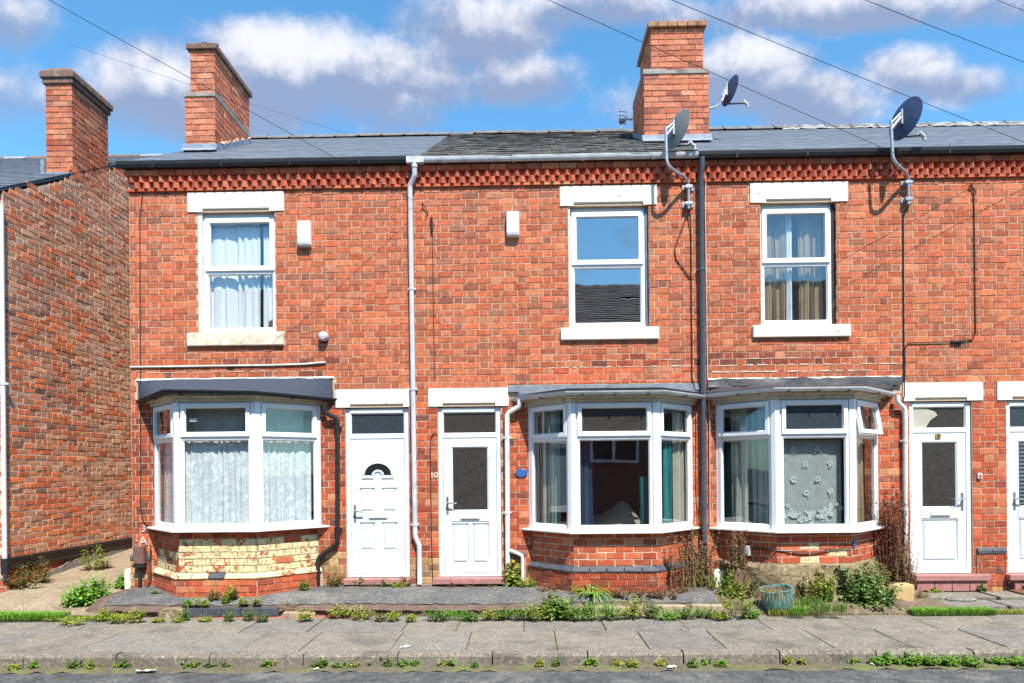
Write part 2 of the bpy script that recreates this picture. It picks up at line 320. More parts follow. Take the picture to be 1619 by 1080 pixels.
class Plane:
    """vertical plane: origin, direction along it; outward normal to the right of the direction"""
    def __init__(s, ox, oy, dx, dy):
        l = math.hypot(dx, dy); s.o = Vector((ox, oy, 0)); s.d = Vector((dx / l, dy / l, 0)); s.n = Vector((s.d.y, -s.d.x, 0)); s.len = l
    def at(s, a, out, z): return s.o + s.d * a + s.n * out + Vector((0, 0, z))
    def mat(s):
        m = Matrix((s.d, -s.n, Vector((0, 0, 1)))).transposed().to_4x4(); m.translation = s.o
        return m
FRONT = Plane(0, 0, 1, 0)

class MB:
    def __init__(s, xf=None): s.v = []; s.f = []; s.c = []; s.mi = []; s.xf = xf; s.cur = None; s.m = 0
    def vert(s, p):
        p = Vector(p)
        if s.xf is not None: p = s.xf @ p
        s.v.append(p); return len(s.v) - 1
    def face(s, idx): s.f.append(idx); s.c.append(s.cur); s.mi.append(s.m)
    def poly(s, pts): s.face([s.vert(p) for p in pts])
    def box(s, x0, x1, y0, y1, z0, z1):
        b = len(s.v)
        for p in ((x0, y0, z0), (x1, y0, z0), (x1, y1, z0), (x0, y1, z0), (x0, y0, z1), (x1, y0, z1), (x1, y1, z1), (x0, y1, z1)): s.vert(p)
        for q in ((3, 2, 1, 0), (4, 5, 6, 7), (0, 1, 5, 4), (1, 2, 6, 5), (2, 3, 7, 6), (3, 0, 4, 7)): s.face([b + i for i in q])
        return s
    def prism(s, pts, y0, y1):
        """pts in the x-z plane, counter-clockwise seen from the front (-y)"""
        n = len(pts); a = [s.vert((x, y0, z)) for x, z in pts]; b = [s.vert((x, y1, z)) for x, z in pts]
        s.face(a); s.face(b[::-1])
        for i in range(n): s.face([a[i], b[i], b[(i + 1) % n], a[(i + 1) % n]])
        return s
    def prism_x(s, pts, x0, x1):
        """pts in the y-z plane"""
        n = len(pts); a = [s.vert((x0, y, z)) for y, z in pts]; b = [s.vert((x1, y, z)) for y, z in pts]
        s.face(a[::-1]); s.face(b)
        for i in range(n): s.face([a[i], a[(i + 1) % n], b[(i + 1) % n], b[i]])
        return s
    def prism_z(s, pts, z0, z1):
        n = len(pts); a = [s.vert((x, y, z0)) for x, y in pts]; b = [s.vert((x, y, z1)) for x, y in pts]
        s.face(a[::-1]); s.face(b)
        for i in range(n): s.face([a[i], a[(i + 1) % n], b[(i + 1) % n], b[i]])
        return s
    def tube(s, pts, r, n=8, cap=True):
        pts = [Vector(p) for p in pts]; rr = r if isinstance(r, (list, tuple)) else [r] * len(pts)
        rings = []; up = None
        for i, p in enumerate(pts):
            t = (pts[min(i + 1, len(pts) - 1)] - pts[max(i - 1, 0)]).normalized()
            if up is None: up = Vector((0, 0, 1)) if abs(t.z) < .9 else Vector((0, 1, 0))
            a = t.cross(up)
            if a.length < 1e-4: a = t.cross(Vector((1, 0, 0)))
            a.normalize(); b = a.cross(t).normalized(); up = b
            k = 1.0
            if 0 < i < len(pts) - 1:
                c = (pts[i] - pts[i - 1]).normalized().dot((pts[i + 1] - pts[i]).normalized())
                k = 1 / max(.55, math.sqrt(max(.05, (1 + c) / 2)))
            rings.append([s.vert(p + (a * math.cos(j * math.tau / n) + b * math.sin(j * math.tau / n)) * rr[i] * (k if n > 4 else 1)) for j in range(n)])
        for i in range(len(rings) - 1):
            for j in range(n): s.face([rings[i][j], rings[i][(j + 1) % n], rings[i + 1][(j + 1) % n], rings[i + 1][j]])
        if cap: s.face(rings[0][::-1]); s.face(rings[-1])
        return s
    def lathe(s, prof, c=(0, 0, 0), n=16, sx=1.0, sy=1.0, sq=None):
        rings = []
        for r, z in prof:
            row = []
            for j in range(n):
                a = j * math.tau / n; ca_, sa_ = math.cos(a), math.sin(a); q = 1.0
                if sq: q = 1 / (abs(ca_) ** sq + abs(sa_) ** sq) ** (1 / sq)
                row.append(s.vert((c[0] + r * ca_ * sx * q, c[1] + r * sa_ * sy * q, c[2] + z)))
            rings.append(row)
        for i in range(len(rings) - 1):
            for j in range(n): s.face([rings[i][j], rings[i][(j + 1) % n], rings[i + 1][(j + 1) % n], rings[i + 1][j]])
        s.face(rings[0][::-1]); s.face(rings[-1])
        return s
    def sweep(s, prof, path, closed=True):
        """prof: list of (out, z); path: plan points, outward on the right-hand side of travel; mitred corners"""
        P = [Vector((p[0], p[1], 0)) for p in path]; dz = [p[2] if len(p) > 2 else 0.0 for p in path]; rows = []
        for i in range(len(P)):
            d0 = (P[i] - P[i - 1]).normalized() if i > 0 else None
            d1 = (P[i + 1] - P[i]).normalized() if i < len(P) - 1 else None
            n0 = Vector((d0.y, -d0.x, 0)) if d0 else None; n1 = Vector((d1.y, -d1.x, 0)) if d1 else None
            if n0 is None or n1 is None:
                nn = n0 or n1
                # ends stop on the wall plane (y constant)
                dd = d1 or d0
                off = Vector((nn.x - dd.x * (nn.y / dd.y), 0, 0)) if abs(dd.y) > 1e-3 else nn
            else:
                b = (n0 + n1).normalized(); off = b / max(.3, b.dot(n0))
            rows.append([s.vert(P[i] + off * o + Vector((0, 0, z + dz[i]))) for o, z in prof])
        n = len(prof)
        for i in range(len(rows) - 1):
            for j in range(n if closed else n - 1): s.face([rows[i][j], rows[i][(j + 1) % n], rows[i + 1][(j + 1) % n], rows[i + 1][j]])
        if closed: s.face(rows[0][::-1]); s.face(rows[-1])
        return s
    def mesh(s, name, mats):
        me = bpy.data.meshes.new(name); me.from_pydata([tuple(v) for v in s.v], [], s.f)
        for m in mats: me.materials.append(MAT[m])
        if len(mats) > 1: me.polygons.foreach_set('material_index', s.mi)
        if any(c is not None for c in s.c):
            at = me.color_attributes.new('Col', 'FLOAT_COLOR', 'CORNER'); buf = []
            for f, c in zip(s.f, s.c): buf += list(c or (.5, .5, .5, 1)) * len(f)
            at.data.foreach_set('color', buf)
        me.validate(); me.update()
        return me
    def build(s, name, mat, parent=None, smooth=False, bevel=0.0, fix=True):
        me = s.mesh(name, mat if isinstance(mat, list) else [mat])
        if fix:
            import bmesh
            bm = bmesh.new(); bm.from_mesh(me); bmesh.ops.recalc_face_normals(bm, faces=bm.faces[:]); bm.to_mesh(me); bm.free()
        if smooth:
            me.polygons.foreach_set('use_smooth', [True] * len(me.polygons))
            try: me.set_sharp_from_angle(angle=math.radians(40))
            except Exception: pass
        o = bpy.data.objects.new(name, me); finish(o, parent)
        if bevel:
            b = o.modifiers.new('bevel', 'BEVEL'); b.width = bevel; b.segments = 2; b.limit_method = 'ANGLE'; b.angle_limit = math.radians(50)
        return o
def one(name, mat, parent=None, **kw):
    """one box"""
    bx = kw.pop('b'); xf = kw.pop('xf', None); m = MB(xf); m.box(*bx); return m.build(name, mat, parent, **kw)

# ---------------------------------------------------------------- brick laying
CH = 0.0874; Z_BASE = -0.014
def subtract(r, holes):
    out = [r]
    for (a0, a1, b0, b1) in holes:
        nxt = []
        for (x0, x1, z0, z1) in out:
            if x1 <= a0 or x0 >= a1 or z1 <= b0 or z0 >= b1: nxt.append((x0, x1, z0, z1)); continue
            if x0 < a0: nxt.append((x0, a0 - .004, z0, z1))
            if x1 > a1: nxt.append((a1 + .004, x1, z0, z1))
            xa, xb = max(x0, a0), min(x1, a1)
            if z0 < b0: nxt.append((xa, xb, z0, b0 - .004))
            if z1 > b1: nxt.append((xa, xb, b1 + .004, z1))
        out = nxt
    return [q for q in out if q[1] - q[0] > .022 and q[3] - q[2] > .02]

PAL = [((206, 104, 70), 30), ((196, 98, 68), 26), ((212, 116, 78), 20), ((186, 92, 68), 18), ((170, 92, 74), 12), ((154, 90, 78), 8),
       ((216, 132, 92), 7), ((202, 130, 106), 5), ((136, 88, 78), 6), ((222, 154, 112), 3), ((118, 86, 80), 3)]
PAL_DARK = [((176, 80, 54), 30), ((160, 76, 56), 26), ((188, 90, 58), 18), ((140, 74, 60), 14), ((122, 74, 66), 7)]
PAL_BAY = [((202, 96, 64), 30), ((192, 88, 60), 26), ((208, 110, 74), 16), ((178, 86, 64), 12), ((214, 138, 100), 5), ((152, 82, 68), 4)]
PAL_GABLE = [((184, 122, 96), 24), ((192, 130, 104), 20), ((202, 116, 78), 30), ((208, 106, 66), 26), ((166, 118, 102), 10), ((192, 98, 64), 20), ((152, 104, 88), 7), ((208, 146, 108), 6), ((124, 90, 80), 3)]
PAL_CHIM = [((212, 124, 94), 30), ((206, 114, 84), 26), ((216, 134, 106), 18), ((196, 108, 84), 10), ((172, 100, 84), 6)]
PAL_STAIN = [((196, 148, 98), 20), ((180, 124, 86), 20), ((158, 116, 84), 14), ((176, 98, 72), 16), ((206, 168, 120), 8)]
MEANK = .52
def pick(pal, kk=1.0):
    t = RN.random() * sum(w for _, w in pal)
    for c, w in pal:
        t -= w
        if t <= 0: break
    c = tuple(a + (b - a) * MEANK for a, b in zip(c, (204, 110, 77))) if pal is PAL else c
    j = RN.uniform(.9, 1.08); g = RN.uniform(-6, 6)
    return rgb(min(255, c[0] * j), min(255, c[1] * j * 1.04 + g + 2), min(255, c[2] * j * 1.02 + g + 2), 1.0 * kk)

def lay(store, plane, s0, s1, z0, z1, part, bond='flemish', c=CH, zb=Z_BASE, phase=0.0, holes=(), colour=None, clip=None, out=0.0, proud=.008, paint=None, rough=1.0, joint=.0098):
    k0 = int(math.floor((z0 - zb) / c + 1e-6)); k1 = int(math.ceil((z1 - zb) / c - 1e-6))
    for k in range(k0, k1):
        za, zt = zb + k * c, zb + (k + 1) * c
        if bond == 'flemish': cuts, off = (.229, .1135), (-.1712 if k % 2 else 0.0)
        elif bond == 'garden': cuts, off = ((.1175,), .02) if k % 5 == 0 else ((.235,), (.1175 if k % 2 else 0.0))
        elif bond == 'header': cuts, off = (.1135,), 0.0
        else: cuts, off = (.229,), (.1145 if k % 2 else 0.0)
        per = sum(cuts); x = s0 + ((phase + off) % per) - per; i = 0
        while x < s1:
            wd = cuts[i % len(cuts)]; i += 1
            a, b = max(x, s0), min(x + wd, s1); x += wd
            if b - a < .03: continue
            r = (a + joint / 2, b - joint / 2, max(za, z0) + joint * .45, min(zt, z1) - joint * .45)
            for q in subtract(r, holes):
                if clip and not clip((q[0] + q[1]) / 2, q[3]): continue
                mx, mz = (q[0] + q[1]) / 2, (q[2] + q[3]) / 2
                col = colour(mx, mz) if colour else pick(PAL)
                store.append(dict(p=plane, r=q, col=col, part=part, out=out + RN.uniform(-.0022, .0022) * rough, proud=proud, paint=bool(paint and paint(mx, mz)), j=.0022 * rough))

def brick_shape(mb, w, h, proud, j, rnd, xf=None):
    """chamfered brick face: x 0..w, y from the joint (+proud) out to 0, z 0..h"""
    ch = .0035; sv = mb.xf; mb.xf = xf
    J = lambda a=1.0: rnd.uniform(-j, j) * a
    bk = [mb.vert(p) for p in ((0, proud + .02, 0), (w, proud + .02, 0), (w, proud + .02, h), (0, proud + .02, h))]
    e = [(J(), J()) for _ in range(4)]
    md = [mb.vert((x + e[i][0], .0035, z + e[i][1])) for i, (x, z) in enumerate(((0, 0), (w, 0), (w, h), (0, h)))]
    ft = [mb.vert((x + e[i][0], J(.5), z + e[i][1])) for i, (x, z) in enumerate(((ch, ch), (w - ch, ch), (w - ch, h - ch), (ch, h - ch)))]
    mb.face(ft)
    for i in range(4):
        k = (i + 1) % 4
        mb.face([md[i], md[k], ft[k], ft[i]]); mb.face([bk[i], bk[k], md[k], md[i]])
    mb.xf = sv

def project(p):
    y = p.y + D_CAM; d = -math.sin(PSI) * p.x + math.cos(PSI) * y; a = (math.cos(PSI) * p.x + math.sin(PSI) * y) / d
    return 809.5 + F_PX * a, d

BR_CACHE = {}
def place_bricks(store, owner_root, parts, limit=300):
    """the bricks that show largest become objects under their part, the rest one mesh under the house"""
    for b in store:
        q = b['r']; pl = b['p']; c = pl.at((q[0] + q[1]) / 2, 0, (q[2] + q[3]) / 2)
        u, d = project(c); view = (Vector((0, -D_CAM, H_CAM)) - c).normalized()
        vis = 1.0 if 0 <= u <= 1619 else 0.0
        b['score'] = vis * max(0, pl.n.dot(view)) * (q[1] - q[0]) * (q[3] - q[2]) / max(d, .1) ** 2
    store.sort(key=lambda b: -b['score'])
    rest = MB(); rest_any = False
    for i, b in enumerate(store):
        q = b['r']; pl = b['p']; w, h = q[1] - q[0], q[3] - q[2]
        M = pl.mat() @ Matrix.Translation((q[0], -b['out'], q[2]))
        if i < limit and b['score'] > 0:
            key = (round(w, 2), round(h, 3), b['paint'], b['j'] > .003, RN.randrange(6))
            if key not in BR_CACHE:
                mb = MB(); rr = random.Random(str(key)); brick_shape(mb, w, h, b['proud'], b['j'], rr)
                BR_CACHE[key] = mb.mesh('brick', ['painted_single' if b['paint'] else 'brick_single'])
            o = bpy.data.objects.new('brick', BR_CACHE[key]); o.matrix_world = M; o.color = b['col']
            finish(o, parts[b['part']])
        else:
            rest.cur = b['col']; rest.m = 1 if b['paint'] else 0; brick_shape(rest, w, h, b['proud'], b['j'], RN, M); rest_any = True
    if rest_any:
        o = rest.build('brickwork', ['brick_joined', 'painted_joined'], owner_root, fix=False); o['kind'] = 'stuff'

def wall_blocks(mb, x0, x1, z0, z1, y0, y1, holes):
    xs = sorted({x0, x1, *[h[i] for h in holes for i in (0, 1) if x0 < h[i] < x1]})
    for a, b in zip(xs[:-1], xs[1:]):
        cuts = sorted([(max(h[2], z0), min(h[3], z1)) for h in holes if h[0] < (a + b) / 2 < h[1]])
        z = z0
        for c0, c1 in cuts:
            if c0 > z + 1e-4: mb.box(a, b, y0, y1, z, c0)
            z = max(z, c1)
        if z1 > z + 1e-4: mb.box(a, b, y0, y1, z, z1)

# ---------------------------------------------------------------- the terrace: numbers in metres
Z_TOP = 5.58
HOUSES = {
 'A': dict(x0=-5.32, x1=-1.38, win=(-4.388, -3.340), lin=(-4.515, -3.210), sill=(-4.534, -3.221, 3.470), door=(-2.412, -1.556), dlin=(-2.535, -1.543),
           bay=(-5.02, -4.41, -3.385, -2.74, .62), bz=(1.055, 2.225, 2.660), flash=(-5.24, -2.56, 3.035), gutter='black_plastic', slate='slate_new',
           label='left end terraced house with black felt bay roof and yellow-painted bay bricks'),
 'B': dict(x0=-1.38, x1=2.37, win=(.612, 1.682), lin=(.501, 1.790), sill=(.492, 1.805, 3.486), door=(-1.165, -.318), dlin=(-1.288, -.210),
           bay=(.043, .585, 1.655, 2.241, .60), bz=(.995, 2.180, 2.605), flash=(-.215, 2.33, 2.895), gutter='gutter_grey', slate='slate_old',
           label='middle terraced house with weathered old slates, pale gutter and grey metal bay roof'),
 'C': dict(x0=2.37, x1=6.17, win=(3.164, 4.166), lin=(3.031, 4.318), sill=(3.040, 4.331, 3.486), door=(5.10, 5.920), dlin=(5.014, 6.060),
           bay=(2.54, 3.12, 4.08, 4.69, .61), bz=(.985, 2.180, 2.612), flash=(2.44, 5.00, 2.950), gutter='black_plastic', slate='slate_new',
           label='terraced house with a lace panel in its bay window and number 8 door'),
 'D': dict(x0=6.17, x1=10.0, win=None, door=(6.37, 7.20), dlin=(6.248, 7.320), gutter='black_plastic', slate='slate_new',
           label='terraced house cut off by the right edge of the photo, only its slatted door showing'),
}
HOLES, BHOLES = [], []
for k, h in HOUSES.items():
    h['root'] = thing('terraced_house', ((h['x0'] + h['x1']) / 2, 0, 0), h['label'], 'house', 'houses of the brick terrace'); h['bricks'] = []; h['parts'] = {}
    if h['win']:
        HOLES.append((h['win'][0], h['win'][1], 3.62, 5.285))
        BHOLES += [(h['win'][0], h['win'][1], 3.62, 5.285), (h['lin'][0], h['lin'][1], 5.285, 5.55), (h['sill'][0], h['sill'][1], h['sill'][2], 3.662)]
        b = h['bay']
        HOLES.append((b[0] + .10, b[3] - .10, .20, h['bz'][2] - .02)); BHOLES.append((b[0] + .05, b[3] - .05, 0, 2.72))
        BHOLES.append((h['flash'][0] - .005, h['flash'][1] + .005, 2.74, h['flash'][2] + .012))
    HOLES.append((h['door'][0], h['door'][1], .20, 2.625))
    BHOLES += [(h['door'][0], h['door'][1], 0, 2.625), (h['dlin'][0], h['dlin'][1], 2.625, 2.872)]

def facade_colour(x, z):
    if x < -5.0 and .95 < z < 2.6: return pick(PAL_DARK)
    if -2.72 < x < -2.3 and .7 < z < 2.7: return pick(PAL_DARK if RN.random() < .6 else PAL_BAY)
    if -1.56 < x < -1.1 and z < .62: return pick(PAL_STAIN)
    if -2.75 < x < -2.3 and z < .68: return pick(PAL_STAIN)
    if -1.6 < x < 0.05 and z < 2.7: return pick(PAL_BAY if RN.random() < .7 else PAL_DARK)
    if 4.6 < x < 5.2 and z < 2.7: return pick(PAL_BAY)
    if z < 2.7: return pick(PAL_BAY)
    if 2.86 < z < 3.13 and .0 < x < 2.4: return pick([((216, 104, 70), 5), ((206, 120, 90), 2)])
    if 3.13 < z < 3.32 and .2 < x < 4.9 and RN.random() < .6: return pick(PAL_DARK[1:])
    if 2.98 < z < 3.35 and x < -2.5 and RN.random() < .35: return pick(PAL_DARK[2:])
    return pick(PAL)
all_front = []
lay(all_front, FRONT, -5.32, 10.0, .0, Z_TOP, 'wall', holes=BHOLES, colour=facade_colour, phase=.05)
for b in all_front:
    m = (b['r'][0] + b['r'][1]) / 2
    for h in HOUSES.values():
        if h['x0'] <= m < h['x1']: h['bricks'].append(b); break

# ---- window / door builders (local: x along the wall, y inward, z up)
def frame_rect(mb, x0, x1, z0, z1, t, y0, y1, tb=None, tt=None):
    tb = tb or t; tt = tt or t
    mb.box(x0, x0 + t, y0, y1, z0, z1); mb.box(x1 - t, x1, y0, y1, z0, z1)
    mb.box(x0 + t, x1 - t, y0, y1, z0, z0 + tb); mb.box(x0 + t, x1 - t, y0, y1, z1 - tt, z1)
def bead(mb, x0, x1, z0, z1, t, y0, y1):
    """sloped glazing bead round a pane"""
    o = [(x0, z0), (x1, z0), (x1, z1), (x0, z1)]; i_ = [(x0 + t, z0 + t), (x1 - t, z0 + t), (x1 - t, z1 - t), (x0 + t, z1 - t)]
    for k in range(4):
        n = (k + 1) % 4
        mb.poly([(o[k][0], y0, o[k][1]), (o[n][0], y0, o[n][1]), (i_[n][0], y1, i_[n][1]), (i_[k][0], y1, i_[k][1])])
def pane(parent, xf, x0, x1, z0, z1, y, mat):
    m = MB(xf); m.box(x0, x1, y, y + .006, z0, z1); return m.build('pane', mat, parent)
def two_light(parent, xf, x0, x1, z0, zt, z1, y, gtop, gbot, of=.045, sash=.058, lowt=.05, proud=.022, tilt=0.0):
    """fixed light below, top-hung opener above; frame > sash, pane"""
    m = MB(xf)
    frame_rect(m, x0, x1, z0, z1, of, y, y + .065, tb=.055)
    m.box(x0 + of, x1 - of, y + .0015, y + .0635, zt - .045, zt)
    bead(m, x0 + of, x1 - of, z0 + .055, zt - .045, .014, y + .004, y + .024)
    f = m.build('window_frame', 'upvc', parent, bevel=.004)
    pane(f, xf, x0 + of + .004, x1 - of - .004, z0 + .059, zt - .049, y + .026, gbot)
    s_x0, s_x1, s_z0, s_z1 = x0 + of * .45, x1 - of * .45, zt - .004, z1 - .018
    X = xf
    if tilt:
        X = xf @ Matrix.Translation((0, y, s_z1)) @ Matrix.Rotation(-tilt, 4, 'X') @ Matrix.Translation((0, -y, -s_z1))
    m = MB(X); frame_rect(m, s_x0, s_x1, s_z0, s_z1, sash, y - proud, y + .03)
    bead(m, s_x0 + sash, s_x1 - sash, s_z0 + sash, s_z1 - sash, .012, y - proud + .003, y + .012)
    s = m.build('sash', 'upvc', f, bevel=.004)
    m = MB(X); m.box(s_x0 + sash + .003, s_x1 - sash - .003, y + .014, y + .020, s_z0 + sash + .003, s_z1 - sash - .003)
    m.build('pane', gtop, f)
    return f

def lintel(h_root, x0, x1, z0, z1, o0, o1, mat, nm='lintel'):
    m = MB(); y = -.014
    m.box(x0, o0 + .07, y, .11, z0, z1); m.box(o1 - .07, x1, y, .11, z0, z1)
    m.prism_x([(y, z0 + .045), (y + .05, z0 + .002), (.11, z0 + .002), (.11, z1), (y, z1)][::-1], o0 + .07, o1 - .07)
    return m.build(nm, mat, h_root)
REV = 0.062
def upper_window(k, h):
    x0, x1 = h['win']; root = h['root']
    lintel(root, h['lin'][0], h['lin'][1], 5.287, 5.548, x0, x1, 'stone_white')
    s = h['sill']; m = MB()
    m.prism_x([(-.045, s[2] + .006), (.16, s[2] + .006), (.16, 3.667), (.02, 3.664), (-.045, 3.645)][::-1], s[0] + .003, s[1] - .003)
    m.build('window_sill', 'stone_cream' if k == 'A' else 'stone_white', root, bevel=.009)
    off = .055 if k == 'A' else .012; off2 = .004 if k == 'A' else .045
    if k == 'B': off, off2 = .022, .045
    two_light(root, Matrix.Identity(4), x0 + off, x1 - off2, 3.668, {'A': 4.505, 'B': 4.515, 'C': 4.50}[k], 5.235, REV, *(('glass_up',) * 2 if k == 'B' else ('glass_up_net',) * 2), of=.05, sash=.062, proud=.02)
    # head board over the frame and reveals, white-painted at left, dark-coloured at right
    one('head_board', 'upvc', root, b=(x0 + off, x1 - off2, REV + .012, REV + .07, 5.237, 5.284))
    if k == 'A':
        one('reveal', 'white_paint_reveal', root, b=(x0 + .001, x0 + off - .001, .012, .16, 3.668, 5.284))
    else:
        one('reveal', 'lead' if k == 'B' else 'tar_black', root, b=(x1 - off2 + .001, x1 - .001, .05, .16, 3.668, 5.284))
        if k == 'B':
            one('reveal', 'white_paint_reveal', root, b=(x0 + .001, x0 + off - .001, .012, .16, 3.668, 5.284))
        pl = Plane(x1, .10, 0, -1)      # right reveal faces left
        lay(h['bricks'], pl, .0, .098, 3.67, 5.28, 'wall', bond='header', colour=lambda a, b: pick(PAL_DARK if k == 'C' else PAL))
for k, h in HOUSES.items():
    m = MB(); hs_ = [q for q in HOLES]
    wall_blocks(m, h['x0'], h['x1'], 0, Z_TOP + .3, .0050, .235, hs_)
    h['parts']['wall'] = m.build('wall', 'mortar', h['root'])
    if h['win']: upper_window(k, h)
    d = h['door']; lintel(h['root'], h['dlin'][0], h['dlin'][1], 2.627, 2.870, d[0], d[1], 'stone_white')

# ---- doors
def handle(parent, x, z, side, y, mat='chrome'):
    m = MB(); m.box(x - .014, x + .014, y - .008, y + .004, z - .115, z + .115)
    m.tube([(x, y - .004, z + .03), (x, y - .05, z + .03), (x + side * .02, y - .055, z + .03), (x + side * .125, y - .052, z + .022)], .0095, 8)
    m.tube([(x, y - .012, z - .05), (x, y - .002, z - .05)], .012, 10)
    return m.build('handle', mat, parent, smooth=True)
def door_frame(h, y=.03, zt=2.205):
    x0, x1 = h['door']; m = MB()
    frame_rect(m, x0 + .002, x1 - .002, .336, 2.612, .062, y, y + .075, tb=.05)
    m.box(x0 + .064, x1 - .064, y + .0015, y + .0735, zt, zt + .055)
    bead(m, x0 + .064, x1 - .064, zt + .055, 2.55, .014, y + .003, y + .022)
    f = m.build('door_frame', 'upvc_door', h['root'], bevel=.004)
    return f
def raised(mb, x0, x1, z0, z1, y, t=.030, d=.026):
    """moulded panel: sunk groove and raised field"""
    bead(mb, x0, x1, z0, z1, t * .5, y, y + d); bead(mb, x0 + t * .5, x1 - t * .5, z0 + t * .5, z1 - t * .5, t * .7, y + d, y + .001)
    a = t * 1.2; mb.poly([(x0 + a, y + .001, z0 + a), (x1 - a, y + .001, z0 + a), (x1 - a, y + .001, z1 - a), (x0 + a, y + .001, z1 - a)])
def leaf_with_openings(mb, x0, x1, z0, z1, y, holes):
    """door skin: flat face with rectangular gaps where mouldings or panes sit"""
    xs = sorted({x0, x1, *[q[i] for q in holes for i in (0, 1)]})
    for a, b in zip(xs[:-1], xs[1:]):
        z = z0
        for q in sorted([q for q in holes if q[0] <= (a + b) / 2 <= q[1]], key=lambda q: q[2]):
            if q[2] > z: mb.poly([(a, y, z), (b, y, z), (b, y, q[2]), (a, y, q[2])])
            z = q[3]
        if z1 > z: mb.poly([(a, y, z), (b, y, z), (b, y, z1), (a, y, z1)])
def letter_plate(parent, x0, x1, z0, z1, y):
    m = MB(); m.box(x0, x1, y - .008, y + .004, z0, z1); m.box(x0 + .018, x1 - .018, y - .022, y - .0081, z0 + .014, z1 - .012)
    return m.build('letter_plate', 'upvc', parent, bevel=.003)

def door_A(h):
    f = door_frame(h); x0, x1 = h['door']; y = .038
    pane(f, None, x0 + .068, x1 - .068, 2.264, 2.546, .055, 'glass_frost_blue')
    a, b, z0, z1 = x0 + .068, x1 - .068, .392, 2.198
    cx = (a + b) / 2; W_ = (b - a)
    P1 = (a + .105, cx - .045); P2 = (cx + .045, b - .105)
    panels = [(P1[0], P1[1], .70, 1.08), (P2[0], P2[1], .70, 1.08), (P1[0], P1[1], 1.22, 1.545), (P2[0], P2[1], 1.22, 1.545)]
    m = MB(); leaf_with_openings(m, a, b, z0, z1, y, panels)
    for q in panels: raised(m, *q, y)
    m.box(a, b, y + .02, y + .05, z0, z1)
    for (p, q) in (((a, z0), (b, z0)), ((b, z0), (b, z1)), ((b, z1), (a, z1)), ((a, z1), (a, z0))):
        m.poly([(p[0], y, p[1]), (q[0], y, q[1]), (q[0], y + .02, q[1]), (p[0], y + .02, p[1])])
    d = m.build('front_door', 'upvc_door', h['root'], fix=False)
    # sunburst light: dark half ring in a raised arch
    def ring(r0, r1, n=20): return [(cx + r1 * math.cos(math.pi * i / n), zc + r1 * .86 * math.sin(math.pi * i / n)) for i in range(n + 1)] + [(cx + r0 * math.cos(math.pi * i / n), zc + r0 * .86 * math.sin(math.pi * i / n)) for i in range(n, -1, -1)]
    zc = 1.715
    m = MB(); n = 20; g = ring(.085, .178)
    for i in range(n):
        q = [g[i], g[i + 1], g[2 * n - i], g[2 * n + 1 - i]]; m.prism(q[::-1] if False else q, y - .004, y + .001)
    m.build('pane', 'glass_black', d)
    m = MB()
    for (r0, r1, yo) in ((.180, .212, .015), (.052, .083, .015)):
        g = ring(r0, r1)
        for i in range(n): m.prism([g[i], g[i + 1], g[2 * n - i], g[2 * n + 1 - i]], y - yo, y + .001)
    m.box(cx - .215, cx - .055, y - .012, y + .001, zc - .045, zc - .008); m.box(cx + .055, cx + .215, y - .012, y + .001, zc - .045, zc - .008)
    m.build('moulding', 'upvc_door', d, bevel=.003)
    letter_plate(d, cx - .135, cx + .135, 1.125, 1.185, y)
    handle(d, a + .045, 1.20, 1, y)
    return d
def glazed_door(h, pane_z0, glassm, low, hside, slats=False):
    f = door_frame(h); x0, x1 = h['door']; y = .038
    pane(f, None, x0 + .068, x1 - .068, 2.264, 2.546, .055, glassm)
    a, b, z0, z1 = x0 + .068, x1 - .068, .392, 2.198; st = .105
    holes = [(a + st, b - st, pane_z0, 2.085)]
    pans = []
    if low == 2: pans = [(a + st, (a + b) / 2 - .025, .52, pane_z0 - .16), ((a + b) / 2 + .025, b - st, .52, pane_z0 - .16)]
    else: pans = [(a + st, b - st, .50, pane_z0 - .15)]
    m = MB(); leaf_with_openings(m, a, b, z0, z1, y, holes + pans)
    for q in pans: raised(m, *q, y, .028, .024)
    bead(m, *holes[0], .02, y, y + .018)
    for (p, q) in (((a, z0), (b, z0)), ((b, z0), (b, z1)), ((b, z1), (a, z1)), ((a, z1), (a, z0))):
        m.poly([(p[0], y, p[1]), (q[0], y, q[1]), (q[0], y + .05, q[1]), (p[0], y + .05, p[1])])
    d = m.build('front_door', 'upvc_door', h['root'], fix=False)
    q = holes[0]; pane(d, None, q[0] + .012, q[1] - .012, q[2] + .012, q[3] - .012, y + .019, glassm)
    if slats:
        z = q[2] + .04
        while z < q[3] - .03:
            one('blind_slat', 'lead', d, b=(q[0] + .022, q[1] - .022, y + .012, y + .0185, z, z + .028)); z += .052
    m = MB(); m.box(a + st - .006, b - st + .006, y - .007, y + .004, pane_z0 - .135, pane_z0 - .012); m.build('mid_rail', 'upvc_door', d, bevel=.003)
    letter_plate(d, (a + b) / 2 - .14, (a + b) / 2 + .14, pane_z0 - .11, pane_z0 - .045, y - .0075)
    handle(d, (a + .05) if hside > 0 else (b - .05), pane_z0 + .085, hside, y)
    return d
dA = door_A(HOUSES['A']); dB = glazed_door(HOUSES['B'], 1.215, 'glass_frost', 2, 1)
dC = glazed_door(HOUSES['C'], 1.205, 'glass_frost', 1, -1); dD = glazed_door(HOUSES['D'], 1.205, 'glass_frost_blue', 1, 1, True)
